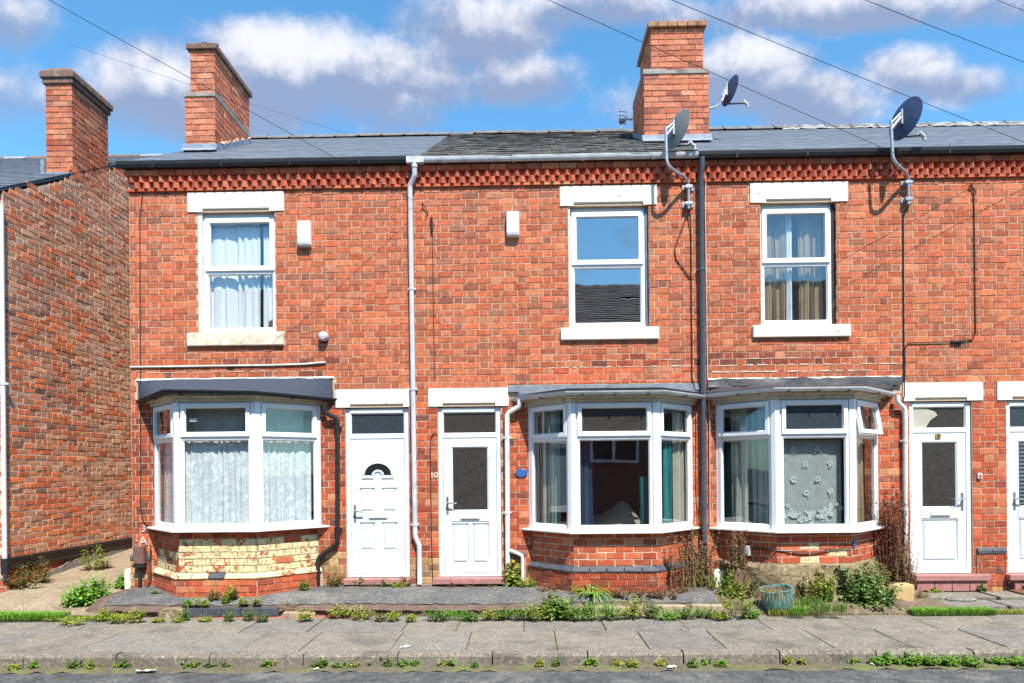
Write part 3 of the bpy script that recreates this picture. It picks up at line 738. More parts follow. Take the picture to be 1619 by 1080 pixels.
for k in 'ABCD':
    h = HOUSES[k]; d = h['door']; e = (.012, .012) if k == 'A' else (.075, .03) if k == 'B' else (.0, .155) if k == 'C' else (.06, .05)
    m = MB(); m.box(d[0] - e[0], d[1] + e[1], -.13, .02, .258, .334); m.build('door_step', 'quarry_pink', h['root'], bevel=.008)
    if k in 'CD':
        m = MB(); n = 4; w_ = (d[1] - d[0] + .1) / n
        for i in range(n): m.box(d[0] + .02 + i * w_ + .004, d[0] + .02 + (i + 1) * w_ - .004, -.10, .0, .12, .252)
        m.build('step_brick_riser', 'quarry_pink', h['root'], bevel=.006)

# ---- bays
def bay(k, h):
    xl, cl, cr, xr, p = h['bay']; zb, zt, zh = h['bz']; root = h['root']; mz = .12
    path = [(xl, 0), (cl, -p), (cr, -p), (xr, 0)]
    facets = [Plane(xl, 0, cl - xl, -p), Plane(cl, -p, cr - cl, 0), Plane(cr, -p, xr - cr, p)]
    # brick base; the bricks sit a little behind the frames
    ins = .035
    base = MB(); base.sweep([(-ins - .006, mz), (-ins - .006, zb - .03), (-ins - .2, zb - .03), (-ins - .2, mz)], path)
    pb = base.build('bay_base', 'mortar_dull' if k == 'A' else 'mortar_light', root); h['parts']['bay'] = pb
    zs = {'A': .50, 'B': .545, 'C': .56}[k]
    for i, f in enumerate(facets):
        s_ = ins * math.tan(math.radians(22.5)); a0 = s_ - .005 if i else ins; a1 = f.len - (s_ - .005 if i < 2 else ins)
        def colr(a, z, i=i):
            if k == 'A' and z < .47: return pick(PAL_BAY)
            return pick(PAL_DARK if (k == 'A' and z > .9) else PAL_BAY)
        pnt = (lambda a, z, i=i: z < (.93 if i != 0 else .72) and RN.random() < (.95 if i == 1 else .85 if i == 2 else .6)) if k == 'A' else \
              ((lambda a, z: z < .95 and RN.random() < .05) if k == 'C' else None)
        lay(h['bricks'], f, a0, a1, zs, zb - .03, 'bay', bond='stretcher', colour=colr, out=-ins, zb=zs - .0, c=.0862, paint=pnt, phase=.07 * i, rough=1.3, joint=.0125)
        if k != 'C':
            lay(h['bricks'], f, a0 - .012 * (i > 0), a1 + .012 * (i < 2), mz, zs - .075, 'bay', bond='stretcher', colour=(lambda a, z: pick(PAL_BAY if k == 'A' else PAL_DARK)), out=.018, proud=.03, zb=zs - .075 - .0862 * 5, c=.0862, phase=.11 * i, rough=1.6)
    if k != 'C':
        low = MB(); low.sweep([(.006, mz), (.006, zs - .074), (-.1, zs - .074), (-.1, mz)], path); low.build('plinth_core', 'mortar', root)
        # splayed plinth course, brick by brick
        n = {'A': 3, 'B': 3}[k]
        for i, f in enumerate(facets):
            cnt = 5 if i == 1 else 4; L = f.len + (.02 if i == 1 else .0)
            for q in range(cnt):
                m = MB(f.mat()); a = -(.01 if i else 0) + L * q / cnt + .004; b = -(.01 if i else 0) + L * (q + 1) / cnt - .004
                m.prism_x([(.02, zs - .072), (-.028, zs - .070), (-.028, zs - .052), (ins - .005, zs - .002), (.06, zs - .002), (.06, zs - .072)], a, b)
                yel = k == 'A' and not (i == 1 and q == 2)
                o = m.build('plinth_brick', 'painted_single' if yel else 'blue_brick', pb, bevel=.004); o.color = pick(PAL_BAY)
    else:
        rs = random.Random(5); m = MB(); seg = []
        for i, f in enumerate(facets):
            nn = 14
            for q in range(nn + 1 if i == 2 else nn): seg.append((f, f.len * q / nn))
        zz = [.04, .10, .17, .24, .31, .38, .44, .50, .545, .565]; rows = []
        for (f, a) in seg:
            rows.append([m.vert(f.at(a, (.10 - .09 * (z - .04) / .5) * (1 if z < .54 else .2) + rs.uniform(-.035, .030) - (.0 if z < .56 else .05), z)) for z in zz])
        for i in range(len(rows) - 1):
            for j in range(len(zz) - 1): m.face([rows[i][j], rows[i + 1][j], rows[i + 1][j + 1], rows[i][j + 1]])
        m.build('stone_footing', 'rough_stone', root, smooth=True, fix=False)
        low = MB(); low.sweep([(-.05, .04), (-.05, .56), (-.2, .56), (-.2, .04)], path); low.build('plinth_core', 'mortar', root)
    # frames, posts, sill
    m = MB(); m.sweep([(.075, zb - .034), (.075, zb - .012), (.01, zb - .001), (-.18, zb - .001), (-.18, zb - .034)], path); m.build('bay_sill', 'upvc', root, bevel=.004)
    pw = .055
    for (cx, cy) in ((cl, -p), (cr, -p)):
        m = MB()
        sgn = -1 if cx == cl else 1
        dd = Vector((sgn * .7071, .7071)) # rough cant direction
        m.prism_z([(cx + (-sgn) * pw, cy - .012), (cx + sgn * .006, cy - .012), (cx + dd.x * pw + sgn * .012, cy + dd.y * pw - .008), (cx + dd.x * pw - sgn * .05, cy + dd.y * pw + .045), (cx - sgn * pw, cy + .07)][::-1 if sgn > 0 else 1], zb, zh)
        m.build('corner_post', 'upvc', root, bevel=.005)
    gt = [('glass_bay', 'glass_bay')] * 3
    if k == 'C': gt = [('glass_bay', 'glass_bay'), ('glass_frost_blue', 'glass_bay'), ('glass_bay', 'glass_bay')]
    if k == 'B': gt = [('glass_bay', 'glass_bay'), ('glass_frost', 'glass_bay_bare'), ('glass_bay', 'glass_bay')]
    for i, f in enumerate(facets):
        a0 = .058 if i else .0; a1 = f.len - (.058 if i < 2 else .0)
        if i == 0: a0 += .05
        if i == 2: a1 -= .05
        tl = math.radians(9) if (k == 'C' and i == 2) else math.radians(2.5) if (k == 'C' and i == 0) else 0.0
        two_light(root, f.mat(), a0, a1, zb, zt, zh, .0, gt[i][0], gt[i][1], of=.036, sash=.05, proud=.02, tilt=tl)
        e = MB(f.mat())
        if i == 0: e.box(.005, .048, .004, .07, zb, zh)
        if i == 2: e.box(f.len - .048, f.len - .005, .004, .07, zb, zh)
        if i != 1: e.build('jamb', 'upvc', root, bevel=.003)
    # head board, soffit, fascia
    zf = zh + .002
    m = MB(); m.sweep([(.03, zf), (.03, zf + .055), (.075, zf + .058), (.075, zf + .10), (-.12, zf + .10), (-.12, zf)], path); m.build('fascia', 'fascia_cream', root, bevel=.004)
    # gutter: half round, falling to its outlet
    r = .046; gz = {'A': 2.805, 'B': 2.728, 'C': 2.742}[k]; gc = .075 + r + .002
    fall = [0, .0, -.0, 0] if k != 'A' else [-.045, -.01, -.03, -.05]
    arc = [(gc + r * math.cos(a), gz - r * 1.0 * math.sin(a)) for a in [math.pi * i / 10 for i in range(11)]]
    arc2 = [(gc + (r - .006) * math.cos(a), gz - (r - .006) * math.sin(a)) for a in [math.pi * i / 10 for i in range(10, -1, -1)]]
    if k == 'A': fall = [-.05, -.0, -.035, -.055]
    m = MB(); m.sweep(arc + arc2, [(q[0], q[1], fz) for q, fz in zip(path, fall)])
    g = m.build('bay_gutter', {'A': 'black_plastic', 'B': 'gutter_grey', 'C': 'gutter_white'}[k], root, smooth=True)
    for i, f in enumerate(facets):
        for t_ in ((.5,) if i != 1 else (.12, .5, .88)):
            m = MB(f.mat()); a = f.len * t_; m.box(a - .012, a + .012, -gc - r - .003, -gc + r, gz - r * 1.12 + sum(fall[i:i + 2]) / 2, gz - r * .9 + sum(fall[i:i + 2]) / 2)
            m.build('gutter_bracket', 'black_plastic' if k == 'A' else 'cable_brown', g)
    # roof
    x0, x1, zr = h['flash']; eo = .075 + .045
    ed = MB(); s45 = eo * math.tan(math.radians(22.5)); ex = eo / math.sin(math.atan2(p, cl - xl))
    ex2 = eo / math.sin(math.atan2(p, xr - cr)); ze = gz + .012
    PA, PB, PC, PD = (xl - ex, 0, ze + fall[0]), (cl - s45, -p - eo, ze + fall[1]), (cr + s45, -p - eo, ze + fall[2]), (xr + ex2, 0, ze + fall[3])
    m = MB()
    if k == 'A':
        T0, T1 = (x0 + .02, -.004, zr), (x1 - .02, -.004, zr)
        rr = random.Random(3); N1 = 24; N2 = 7; grid = []
        for i in range(N1 + 1):
            t_ = i / N1; top = Vector(T0).lerp(Vector(T1), t_)
            if t_ < .28: bot = Vector(PA).lerp(Vector(PB), t_ / .28)
            elif t_ < .72: bot = Vector(PB).lerp(Vector(PC), (t_ - .28) / .44)
            else: bot = Vector(PC).lerp(Vector(PD), (t_ - .72) / .28)
            grid.append([m.vert(top.lerp(bot, j / N2) + Vector((0, 0, rr.uniform(-.004, .004)))) for j in range(N2 + 1)])
        for i in range(N1):
            for j in range(N2): m.face([grid[i][j], grid[i][j + 1], grid[i + 1][j + 1], grid[i + 1][j]])
        for i in range(N1):      # dressed edge
            a, b = m.v[grid[i][N2]], m.v[grid[i + 1][N2]]
            m.poly([a, a - Vector((0, 0, .035)), b - Vector((0, 0, .035)), b])
        m.poly([m.v[q] for q in grid[0]] + [Vector((T0[0], -.004, PA[2]))]); m.poly([m.v[q] for q in grid[-1]] + [Vector((T1[0], -.004, PD[2]))])
        m.build('bay_roof', 'felt', root, smooth=True, fix=False)
    else:
        rr = random.Random(8 + ord(k)); rg = .016 if k == 'C' else .0015
        up = {'B': .05, 'C': .07}[k]
        def sheet(bl, br, tl_, tr, n1, n2):
            grid = []
            for i in range(n1 + 1):
                b_ = Vector(bl).lerp(Vector(br), i / n1); t_ = Vector(tl_).lerp(Vector(tr), i / n1)
                grid.append([m.vert(b_.lerp(t_, j / n2) + Vector((0, 0, rr.uniform(-rg, rg) * (0 < j)))) for j in range(n2 + 1)])
            for i in range(n1):
                for j in range(n2): m.face([grid[i][j], grid[i + 1][j], grid[i + 1][j + 1], grid[i][j + 1]])
        zi = zr - .075 if k == 'B' else zr - .10
        A_, D_ = (x0 + .10, -.012, zi), (x1 - .06, -.012, zi)
        TA = (x0 + .3, -.012, zi); TB = (x1 - .3, -.012, zi)
        sheet(PB, PC, TA, TB, 14, 5); sheet(PA, PB, A_, TA, 7, 5); sheet(PC, PD, TB, D_, 7, 5)
        o = m.build('bay_roof', 'lead' if k == 'B' else 'bitumen', root, smooth=(k == 'C'), fix=False)
        # upstand flashing on the wall, trim along the eaves
        m = MB(); rg2 = .010 if k == 'C' else .0; n1 = 26; rows = []
        for i in range(n1 + 1):
            x = x0 + (x1 - x0) * i / n1
            rows.append([m.vert((x, -.018 - rr.uniform(0, rg2 * 1.6) - q * .02, zr - q * (zr - zi + .012) + (rr.uniform(-rg2, rg2) if q in (0, .5) else 0))) for q in (0, .5, 1)])
        for i in range(n1):
            for j in range(2): m.face([rows[i][j], rows[i][j + 1], rows[i + 1][j + 1], rows[i + 1][j]])
        m.build('upstand', 'lead' if k == 'B' else 'bitumen', root, smooth=(k == 'C'), fix=False)
        if k == 'B':
            m = MB(); m.sweep([(.10, gz - .0), (.112, gz - .0), (.112, gz + .038), (.10, gz + .038)], path); m.build('roof_trim', 'black_plastic', root)
    # light mortar fillet over the flashing
    if k != 'B':
        rr = random.Random(2); m = MB(); n1 = 30; rows = []
        for i in range(n1 + 1):
            x = x0 + (x1 - x0) * i / n1
            rows.append([m.vert((x, -.014, zr - .012 + rr.uniform(-.006, .006))), m.vert((x, .004, zr + .016 + rr.uniform(-.004, .004)))])
        for i in range(n1): m.face([rows[i][0], rows[i + 1][0], rows[i + 1][1], rows[i][1]])
        m.build('mortar_fillet', 'stone_white', root, fix=False)
for k in 'ABC': bay(k, HOUSES[k])

# ---- smeared pointing over the bay roofs
def smear(root, x0, x1, z, h_, seed):
    rr = random.Random(seed); m = MB(); n = int((x1 - x0) / .05); rows = []
    for i in range(n + 1):
        x = x0 + (x1 - x0) * i / n; a = rr.uniform(.1, .7) * h_; c = z + rr.uniform(-.004, .004)
        rows.append([m.vert((x, -.0045 - rr.uniform(0, .002), c - a)), m.vert((x, -.005 - rr.uniform(0, .002), c + a))])
    for i in range(n):
        if rr.random() < .88: m.face([rows[i][0], rows[i + 1][0], rows[i + 1][1], rows[i][1]])
    m.build('pointing_smear', 'mortar_light', root, fix=False)
for (k_, x0_, x1_, z_, h2, sd) in (('C', 2.55, 4.95, 3.132, .014, 1), ('C', 2.5, 4.6, 3.045, .016, 2), ('C', 2.9, 4.9, 3.22, .008, 3), ('B', .3, 2.25, 3.132, .013, 4), ('A', -5.1, -2.8, 3.13, .009, 5), ('B', .9, 2.2, 3.22, .007, 6)): smear(HOUSES[k_]['root'], x0_, x1_, z_, h2, sd)

# ---- plinth stubs on the piers
def plinth(h, x0, x1, z, mat, d=.035):
    m = MB(); m.box(x0, x1, -d + .009, .02, .05, z - .07); m.build('plinth_core', 'mortar', h['root'])
    lay(h['bricks'], FRONT, x0, x1, .08, z - .068, 'wall', colour=lambda a, b: pick(PAL_STAIN if RN.random() < .5 else PAL_DARK), out=d, proud=.03, zb=z - .068 - CH * 7, rough=1.6)
    n = max(2, round((x1 - x0) / .20)); w_ = (x1 - x0) / n
    for i in range(n):
        m = MB(); m.prism_x([(-d - .008, z - .066), (.03, z - .066), (.03, z + .012), (-.004, z + .012), (-d - .008, z - .02)], x0 + i * w_ + .003, x0 + (i + 1) * w_ - .003)
        m.build('plinth_brick', mat, h['root'], bevel=.005)
plinth(HOUSES['A'], -5.335, -5.06, .66, 'blue_brick'); plinth(HOUSES['B'], -.24, .0, .66, 'blue_brick'); plinth(HOUSES['C'], 5.96, 6.34, .665, 'blue_brick')

# ---- cornice: string course, two offset dogtooth courses, plain course
PITCH = .1333
def tooth_mesh(kind):
    m = MB(); w = PITCH + .004; d = .060; hh = .080
    a = [(-w / 2, .004), (w / 2, .004), (.004, -d), (-.004, -d)]
    lo = [m.vert((x, y, 0)) for x, y in a]; hi = [m.vert((x, y, hh)) for x, y in a]
    m.face(lo); m.face(hi[::-1])
    for i in range(4): m.face([lo[i], lo[(i + 1) % 4], hi[(i + 1) % 4], hi[i]])
    me = m.mesh('dogtooth_brick', ['brick_single']); return me
TOOTH = tooth_mesh(0)
for k, h in HOUSES.items():
    root = h['root']; x0, x1 = h['x0'], h['x1']
    m = MB(); m.box(x0, x1, .004, .2, Z_TOP + .302, Z_TOP + .32); m.box(x0, x1, .0045, .2, Z_TOP + .0, Z_TOP + .301); cor = m.build('cornice', 'mortar', root)
    xx = x0 if k != 'A' else x0 - .03
    n = round((x1 - xx) / .4); wq = (x1 - xx) / n
    for i in range(n):
        o = one('string_brick', 'brick_single', cor, b=(xx + i * wq + .003, xx + (i + 1) * wq - .003, -.03, .02, Z_TOP - .012, Z_TOP + .022), bevel=.004); o.color = pick(PAL_BAY)
    n = round((x1 - xx) / .23); wq = (x1 - xx) / n
    for i in range(n):
        o = one('oversail_brick', 'brick_single', cor, b=(xx + i * wq + .004, xx + (i + 1) * wq - .004, -.064, .02, Z_TOP + .191, Z_TOP + .268), bevel=.004); o.color = pick(PAL_BAY)
    i0 = math.ceil((x0 + .02 - 100 * 0) / PITCH)
    for row, (zz, off) in enumerate(((Z_TOP + .024, .0), (Z_TOP + .107, .5))):
        i = math.floor(x0 / PITCH) - 1
        while (i + off) * PITCH < x1:
            x = (i + off) * PITCH; i += 1
            if x - PITCH / 2 < (x0 if k != 'A' else x0 - .05) and not (k != 'A' and x > x0): continue
            o = bpy.data.objects.new('dogtooth_brick', TOOTH); o.location = (x, 0, zz + RN.uniform(-.002, .002)); o.rotation_euler = (0, 0, RN.uniform(-.03, .03))
            o.color = pick([((206, 100, 74), 5), ((198, 96, 72), 3), ((212, 112, 84), 2)]); finish(o, cor)
    one('soffit', 'black_plastic' if k != 'B' else 'tar_black', root, b=(x0, x1, -.067, .15, Z_TOP + .272, Z_TOP + .335))

# ---- roofs
EAV_Z, EAV_Y, RID_Z, RID_Y = 5.935, -.105, 8.19, 4.0
SL = math.atan2(RID_Z - EAV_Z, RID_Y - EAV_Y); LEN = math.hypot(RID_Z - EAV_Z, RID_Y - EAV_Y)
def roof(root, x0, x1, slate, old, left_over=0.0, seed=1):
    rr = random.Random(seed)
    xf = Matrix.Translation((0, EAV_Y, EAV_Z)) @ Matrix.Rotation(SL, 4, 'X')
    m = MB(xf); m.box(x0 - left_over + .02, x1, .03, LEN, -.10, -.022); m.xf = None
    m.prism_x([(RID_Y, RID_Z - .10), (8.4, EAV_Z - .12), (8.4, EAV_Z), (RID_Y, RID_Z)], x0 - left_over, x1)
    rf = m.build('roof', 'slate_new', root)
    m = MB(xf); ex = .195; row = 0; y = -.03
    while y < LEN - .02:
        wd = .255; x = x0 - left_over - (wd / 2 if row % 2 else 0)
        while x < x1 - .001:
            a, b = max(x, x0 - left_over), min(x + wd, x1); x += wd
            if b - a < .02: continue
            jz = rr.uniform(0, .003) if not old else rr.uniform(0, .012); jy = 0 if not old else rr.uniform(-.02, .02) ; g = .002 if not old else rr.uniform(.002, .007)
            if old and rr.random() < .012: jy += -.05
            t = .006 if not old else rr.uniform(.006, .013)
            L_ = min(ex + .05, LEN - y)
            bz = -.021 + jz; lf = .016 if old else .007
            vs = [m.vert(p) for p in ((a + g, y + jy, bz + lf), (b - g, y + jy + (rr.uniform(-.008, .008) if old else 0), bz + lf), (b - g, y + L_, bz + .002), (a + g, y + L_, bz + .002),
                  (a + g, y + jy, bz + lf + t), (b - g, y + jy, bz + lf + t), (b - g, y + L_, bz + .002 + t), (a + g, y + L_, bz + .002 + t))]
            for q in ((4, 5, 6, 7), (0, 1, 5, 4), (1, 2, 6, 5), (3, 0, 4, 7)): m.face([vs[i] for i in q])
        y += ex; row += 1
    o = m.build('roof_slates', slate, rf, fix=False); o['kind'] = 'stuff'
    return rf
def ridge_tiles(rf, x0, x1, mat, lumpy=0.0, dx=.455):
    n = max(1, round((x1 - x0) / dx)); w_ = (x1 - x0) / n
    m = MB(); pr = [(math.cos(a) * .125, math.sin(a) * .085) for a in [math.pi * i / 8 for i in range(9)]]
    A = [m.vert((.003, y, z)) for y, z in pr]; B = [m.vert((w_ - .003, y, z)) for y, z in pr]
    for i in range(8): m.face([A[i], B[i], B[i + 1], A[i + 1]])
    m.face(A); m.face(B[::-1])
    pr2 = [(y * 1.14, z * 1.14 + .002) for y, z in pr]; A = [m.vert((.0, y, z)) for y, z in pr2]; B = [m.vert((.05, y, z)) for y, z in pr2]
    for i in range(8): m.face([A[i], B[i], B[i + 1], A[i + 1]])
    m.face(A); m.face(B[::-1])
    me = m.mesh('ridge_tile', [mat])
    for i in range(n):
        o = bpy.data.objects.new('ridge_tile', me); o.location = (x0 + i * w_, RID_Y, RID_Z - .045 + RN.uniform(-.006, .006) * (1 + lumpy)); finish(o, rf)
SEED = 3
for k, h in HOUSES.items():
    SEED += 1
    h['roof'] = roof(h['root'], h['x0'], h['x1'], h['slate'], k == 'B', .09 if k == 'A' else 0, SEED)
    ridge_tiles(h['roof'], h['x0'], h['x1'], 'ridge_clay' if k != 'B' else 'slate_old', 1 if k == 'B' else 0)
rr = random.Random(4)
m = MB(); rows = []
for i in range(60):
    x = 4.9 + i * .085
    rows.append([m.vert((x, RID_Y - .135 - rr.uniform(0, .03), RID_Z - .075 + rr.uniform(-.01, .01))), m.vert((x, RID_Y - .10, RID_Z - .005 + rr.uniform(-.01, .02))), m.vert((x, RID_Y - .03, RID_Z + .045 + rr.uniform(-.01, .015)))])
for i in range(59):
    for j in range(2): m.face([rows[i][j], rows[i + 1][j], rows[i + 1][j + 1], rows[i][j + 1]])
m.build('ridge_bedding', 'ridge_mortar', HOUSES['C']['roof'], smooth=True, fix=False)
def gutter(root, x0, x1, mat, z, deep=False, ends=0.0):
    r = .038; gc = -.069 - r; n = 10
    if deep:
        prof = [(-.068, z), (-.068, z - .07), (-.085, z - .085), (-.122, z - .082), (-.138, z - .045), (-.142, z), (-.137, z), (-.133, z - .045), (-.118, z - .076), (-.087, z - .079), (-.073, z - .066), (-.073, z)]
    else:
        prof = [(gc + r * math.cos(math.pi * i / n), z - r * 1.9 * math.sin(math.pi * i / n)) for i in range(n + 1)] + [(gc + (r - .005) * math.cos(math.pi * i / n), z - (r - .005) * 1.9 * math.sin(math.pi * i / n)) for i in range(n, -1, -1)]
    m = MB(); m.prism_x(prof, x0, x1); g = m.build('roof_gutter', mat, root, smooth=not deep)
    x = x0 + .5
    while x < x1 - .1:
        m = MB()
        if deep: m.box(x - .012, x + .012, -.145, -.066, z - .089, z + .004)
        else:
            pr = [(gc + (r + .004) * math.cos(math.pi * i / n), z - (r + .004) * 1.9 * math.sin(math.pi * i / n)) for i in range(n + 1)] + [(gc + (r + .001) * math.cos(math.pi * i / n), z - (r + .001) * 1.9 * math.sin(math.pi * i / n)) for i in range(n, -1, -1)]
            m.prism_x(pr, x - .02, x + .02)
        m.build('gutter_bracket', mat, g); x += .92
    return g
ZG = 5.925
gutter(HOUSES['A']['root'], -5.42, -1.53, 'black_plastic', ZG + .01, True)
gB = gutter(HOUSES['B']['root'], -1.53, 2.32, 'gutter_grey', ZG - .002)
gutter(HOUSES['C']['root'], 2.32, 6.17, 'black_plastic', ZG + .006, True); gutter(HOUSES['D']['root'], 6.172, 10.0, 'black_plastic', ZG + .006, True)

# ---- downpipes
def pipe(root, pts, r, mat, clips=(), name='downpipe'):
    m = MB(); m.tube(pts, r, 12); p = m.build(name, mat, root, smooth=True)
    for (x, y, z) in clips:
        m = MB(); m.tube([(x, y, z - .02), (x, y, z + .02)], r + .006, 12); m.box(x - r - .02, x + r + .02, y + r * .4, .0, z - .014, z + .014); m.build('pipe_clip', mat, p)
    return p
yo = -.052
p = pipe(HOUSES['B']['root'], [(-1.425, -.108, 5.86), (-1.425, -.108, 5.70), (-1.44, -.095, 5.66), (-1.492, yo, 5.59), (-1.497, yo, 5.53), (-1.476, yo, .93), (-1.470, yo, .88), (-1.425, yo, .78), (-1.42, yo, .72), (-1.418, yo - .005, .30), (-1.416, yo - .05, .245)], .034, 'pipe_grey', [(-1.489, yo, 4.2), (-1.482, yo, 2.86), (-1.478, yo, 1.05)])
tag(p, 'long pale grey downpipe between the two white doors')
m = MB(); m.box(-1.53, -1.30, -.150, -.064, 5.846, 5.924); m.tube([(-1.425, -.108, 5.85), (-1.425, -.108, 5.79)], .043, 12); m.build('gutter_outlet', 'gutter_grey', gB, smooth=True)
p = pipe(HOUSES['C']['root'], [(2.372, -.11, 5.86), (2.372, -.11, 5.76), (2.368, -.085, 5.68), (2.366, -.06, 5.60), (2.366, -.06, .35), (2.38, -.08, .22)], .036, 'slate_blue_pipe', [(2.366, -.06, 4.4), (2.366, -.06, 2.78), (2.366, -.06, 1.25)])
tag(p, 'dark blue-grey downpipe between the middle and right bays')
pipe(HOUSES['A']['root'], [(-2.665, -.10, 2.69), (-2.665, -.10, 2.60), (-2.655, -.09, 2.555), (-2.51, yo, 2.475), (-2.50, yo, 2.42), (-2.515, yo, .86), (-2.53, yo, .80), (-2.765, yo, .62), (-2.782, yo, .58), (-2.784, yo, .24)], .030, 'black_plastic', [(-2.505, yo, 2.36), (-2.512, yo, 1.0)])
pipe(HOUSES['B']['root'], [(-.065, -.09, 2.70), (-.065, -.09, 2.63), (-.075, -.08, 2.60), (-.20, yo, 2.535), (-.228, yo, 2.50), (-.243, yo - .0, .40), (-.243, yo, .2)], .033, 'pipe_white', [(-.232, yo, 2.2), (-.242, yo, 1.2)])
pipe(HOUSES['B']['root'], [(-.21, yo - .03, .70), (-.10, yo - .04, .655), (-.055, yo - .04, .63), (-.045, yo - .04, .60), (-.045, yo - .04, .30)], .024, 'pipe_white', name='waste_pipe')
pipe(HOUSES['C']['root'], [(4.90, -.09, 2.70), (4.90, -.09, 2.63), (4.91, -.085, 2.60), (5.00, yo, 2.535), (5.015, yo, 2.50), (5.005, yo, .30)], .030, 'gutter_white', [(5.013, yo, 2.1), (5.008, yo, 1.2)])

# ---- chimneys
def chimney(root, key, h, xa, xb, ya, yb, z0, zs, zt, xu, yu, cap, faces, stepmat='render_grey', pal=PAL_CHIM, capmat='brick'):
    m = MB(); m.box(xa + .009, xb - .009, ya + .009, yb - .009, z0, zs); m.box(xu[0] + .009, xu[1] - .009, yu[0] + .009, yu[1] - .009, zs, zt)
    c = m.build('chimney', 'mortar_chimney', root); h['parts'][key] = c
    cf = lambda a, b: pick(pal)
    for (p0, p1, q0, q1, lo, hi) in ((xa, xb, ya, yb, z0, zs), (xu[0], xu[1], yu[0], yu[1], zs, zt)):
        if hi - lo < .05: continue
        pls = {'f': Plane(p0, q0, p1 - p0, 0), 'r': Plane(p1, q0, 0, q1 - q0), 'l': Plane(p0, q1, 0, q0 - q1), 'b': Plane(p1, q1, p0 - p1, 0)}
        for fc in faces:
            pl = pls[fc]; lay(h['bricks'], pl, 0, pl.len, lo, hi, key, bond='stretcher', colour=cf, out=0.0, zb=lo, c=(hi - lo) / round((hi - lo) / CH), phase=.0 if fc in 'fb' else .1145, proud=.009, rough=1.5, joint=.012)
    if zs < zt - .01 and (xu[0] > xa + .01 or xu[1] < xb - .01):
        m = MB(); rr = random.Random(6)
        m.prism_x([(ya - .012, zs - .012), (ya - .012, zs + .004), (yu[0] + .004, zs + .075), (yu[1] - .004, zs + .075), (yb + .012, zs + .004), (yb + .012, zs - .012)], xa - .006, xb + .006)
        m.build('weathering', stepmat, c)
    cap(c, xu, yu, zt)
    return c
def cap_plain(c, xu, yu, zt, n=5, mat='capping'):
    w_ = (xu[1] - xu[0] + .09) / 2; m = MB()
    L_ = (yu[1] - yu[0] + .09) / n
    for i in range(n):
        o = one('cap_brick', mat, c, b=(xu[0] - .045, xu[1] + .045, yu[0] - .045 + i * L_ + .003, yu[0] - .045 + (i + 1) * L_ - .003, zt + .002, zt + .085), bevel=.010)
def cap_wide(c, xu, yu, zt):
    n = 6; L_ = (xu[1] - xu[0] + .1) / n
    for i in range(n):
        o = one('cap_brick', 'brick_single', c, b=(xu[0] - .05 + i * L_ + .004, xu[0] - .05 + (i + 1) * L_ - .004, yu[0] - .05, yu[1] + .05, zt + .002, zt + .085), bevel=.008); o.color = pick([((176, 128, 100), 3), ((160, 108, 84), 2)])
def terminal(c, x, y, z):
    """slotted flue terminal"""
    m = MB(); m.lathe([(.05, 0), (.05, .05)], (x, y, z), 12)
    for i in range(4): m.lathe([(.062, .055 + i * .034), (.062, .073 + i * .034)], (x, y, z), 12)
    m.lathe([(.03, .05), (.03, .19)], (x, y, z), 8); m.lathe([(.066, .19), (.03, .225)], (x, y, z), 12)
    return m.build('flue_terminal', 'galvanised', c)
cA = chimney(HOUSES['A']['root'], 'chimney', HOUSES['A'], -5.225, -4.752, 1.40, 2.80, 6.55, 7.62, 8.33, (-5.138, -4.752), (1.40, 2.78), cap_plain, 'fr')
for dx, dy in ((-.08, .35), (.05, .38)): terminal(cA, -4.94 + dx, 1.35 + dy, 8.415)
cB = chimney(HOUSES['B']['root'], 'chimney', HOUSES['B'], 1.893, 2.900, 1.50, 2.55, 6.55, 7.88, 8.575, (2.010, 2.818), (1.50, 2.50), cap_wide, 'flr')
m = MB()
for x in (2.20, 2.36): m.tube([(x, 1.6, 8.66), (x + .02, 1.6, 8.70), (x + .06, 1.62, 8.705)], .014, 6)
m.build('flue_terminal', 'galvanised', cB); terminal(cB, 2.62, 1.75, 8.60)
def skirt(c, xa, xb, ya, yb):
    """lead apron round the stack where it meets the slates"""
    zr = lambda y: EAV_Z + (y - EAV_Y) * math.tan(SL)
    rr = random.Random(9); m = MB()
    m.prism_x([(ya - .008, zr(ya) + .11), (ya - .006, zr(ya) + .02), (ya - .11, zr(ya - .11) + .022), (ya - .12, zr(ya - .12) + .03), (ya - .02, zr(ya) + .045), (ya - .014, zr(ya) + .11)], xa - .03, xb + .03)
    n = 8
    for sx in (xa - .008, xb + .008):
        ys = [ya - .02 + (yb - ya + .02) * i / n for i in range(n + 1)]
        m.prism_x([(y, zr(y) - .02) for y in ys] + [(y, zr(y) + .09 + rr.uniform(-.012, .018)) for y in ys[::-1]], sx - .005, sx + .005)
    m.build('lead_apron', 'flashing', c)
skirt(cA, -5.225, -4.752, 1.40, 2.80); skirt(cB, 1.893, 2.900, 1.50, 2.55)
m = MB(); rr = random.Random(12)
for i in range(22):
    y = 1.55 + rr.random() ** .8 * 1.2; q_ = rr.uniform(.4, 1.0); m.lathe([(.030 * q_, 0), (.026 * q_, .016 * q_), (.010 * q_, .026 * q_)], (-4.742 + rr.uniform(-.008, .008), y, EAV_Z + (y - EAV_Y) * math.tan(SL) + .085 + rr.uniform(-.012, .02)), 6)
m.build('mortar_lumps', 'mortar_light', cA)

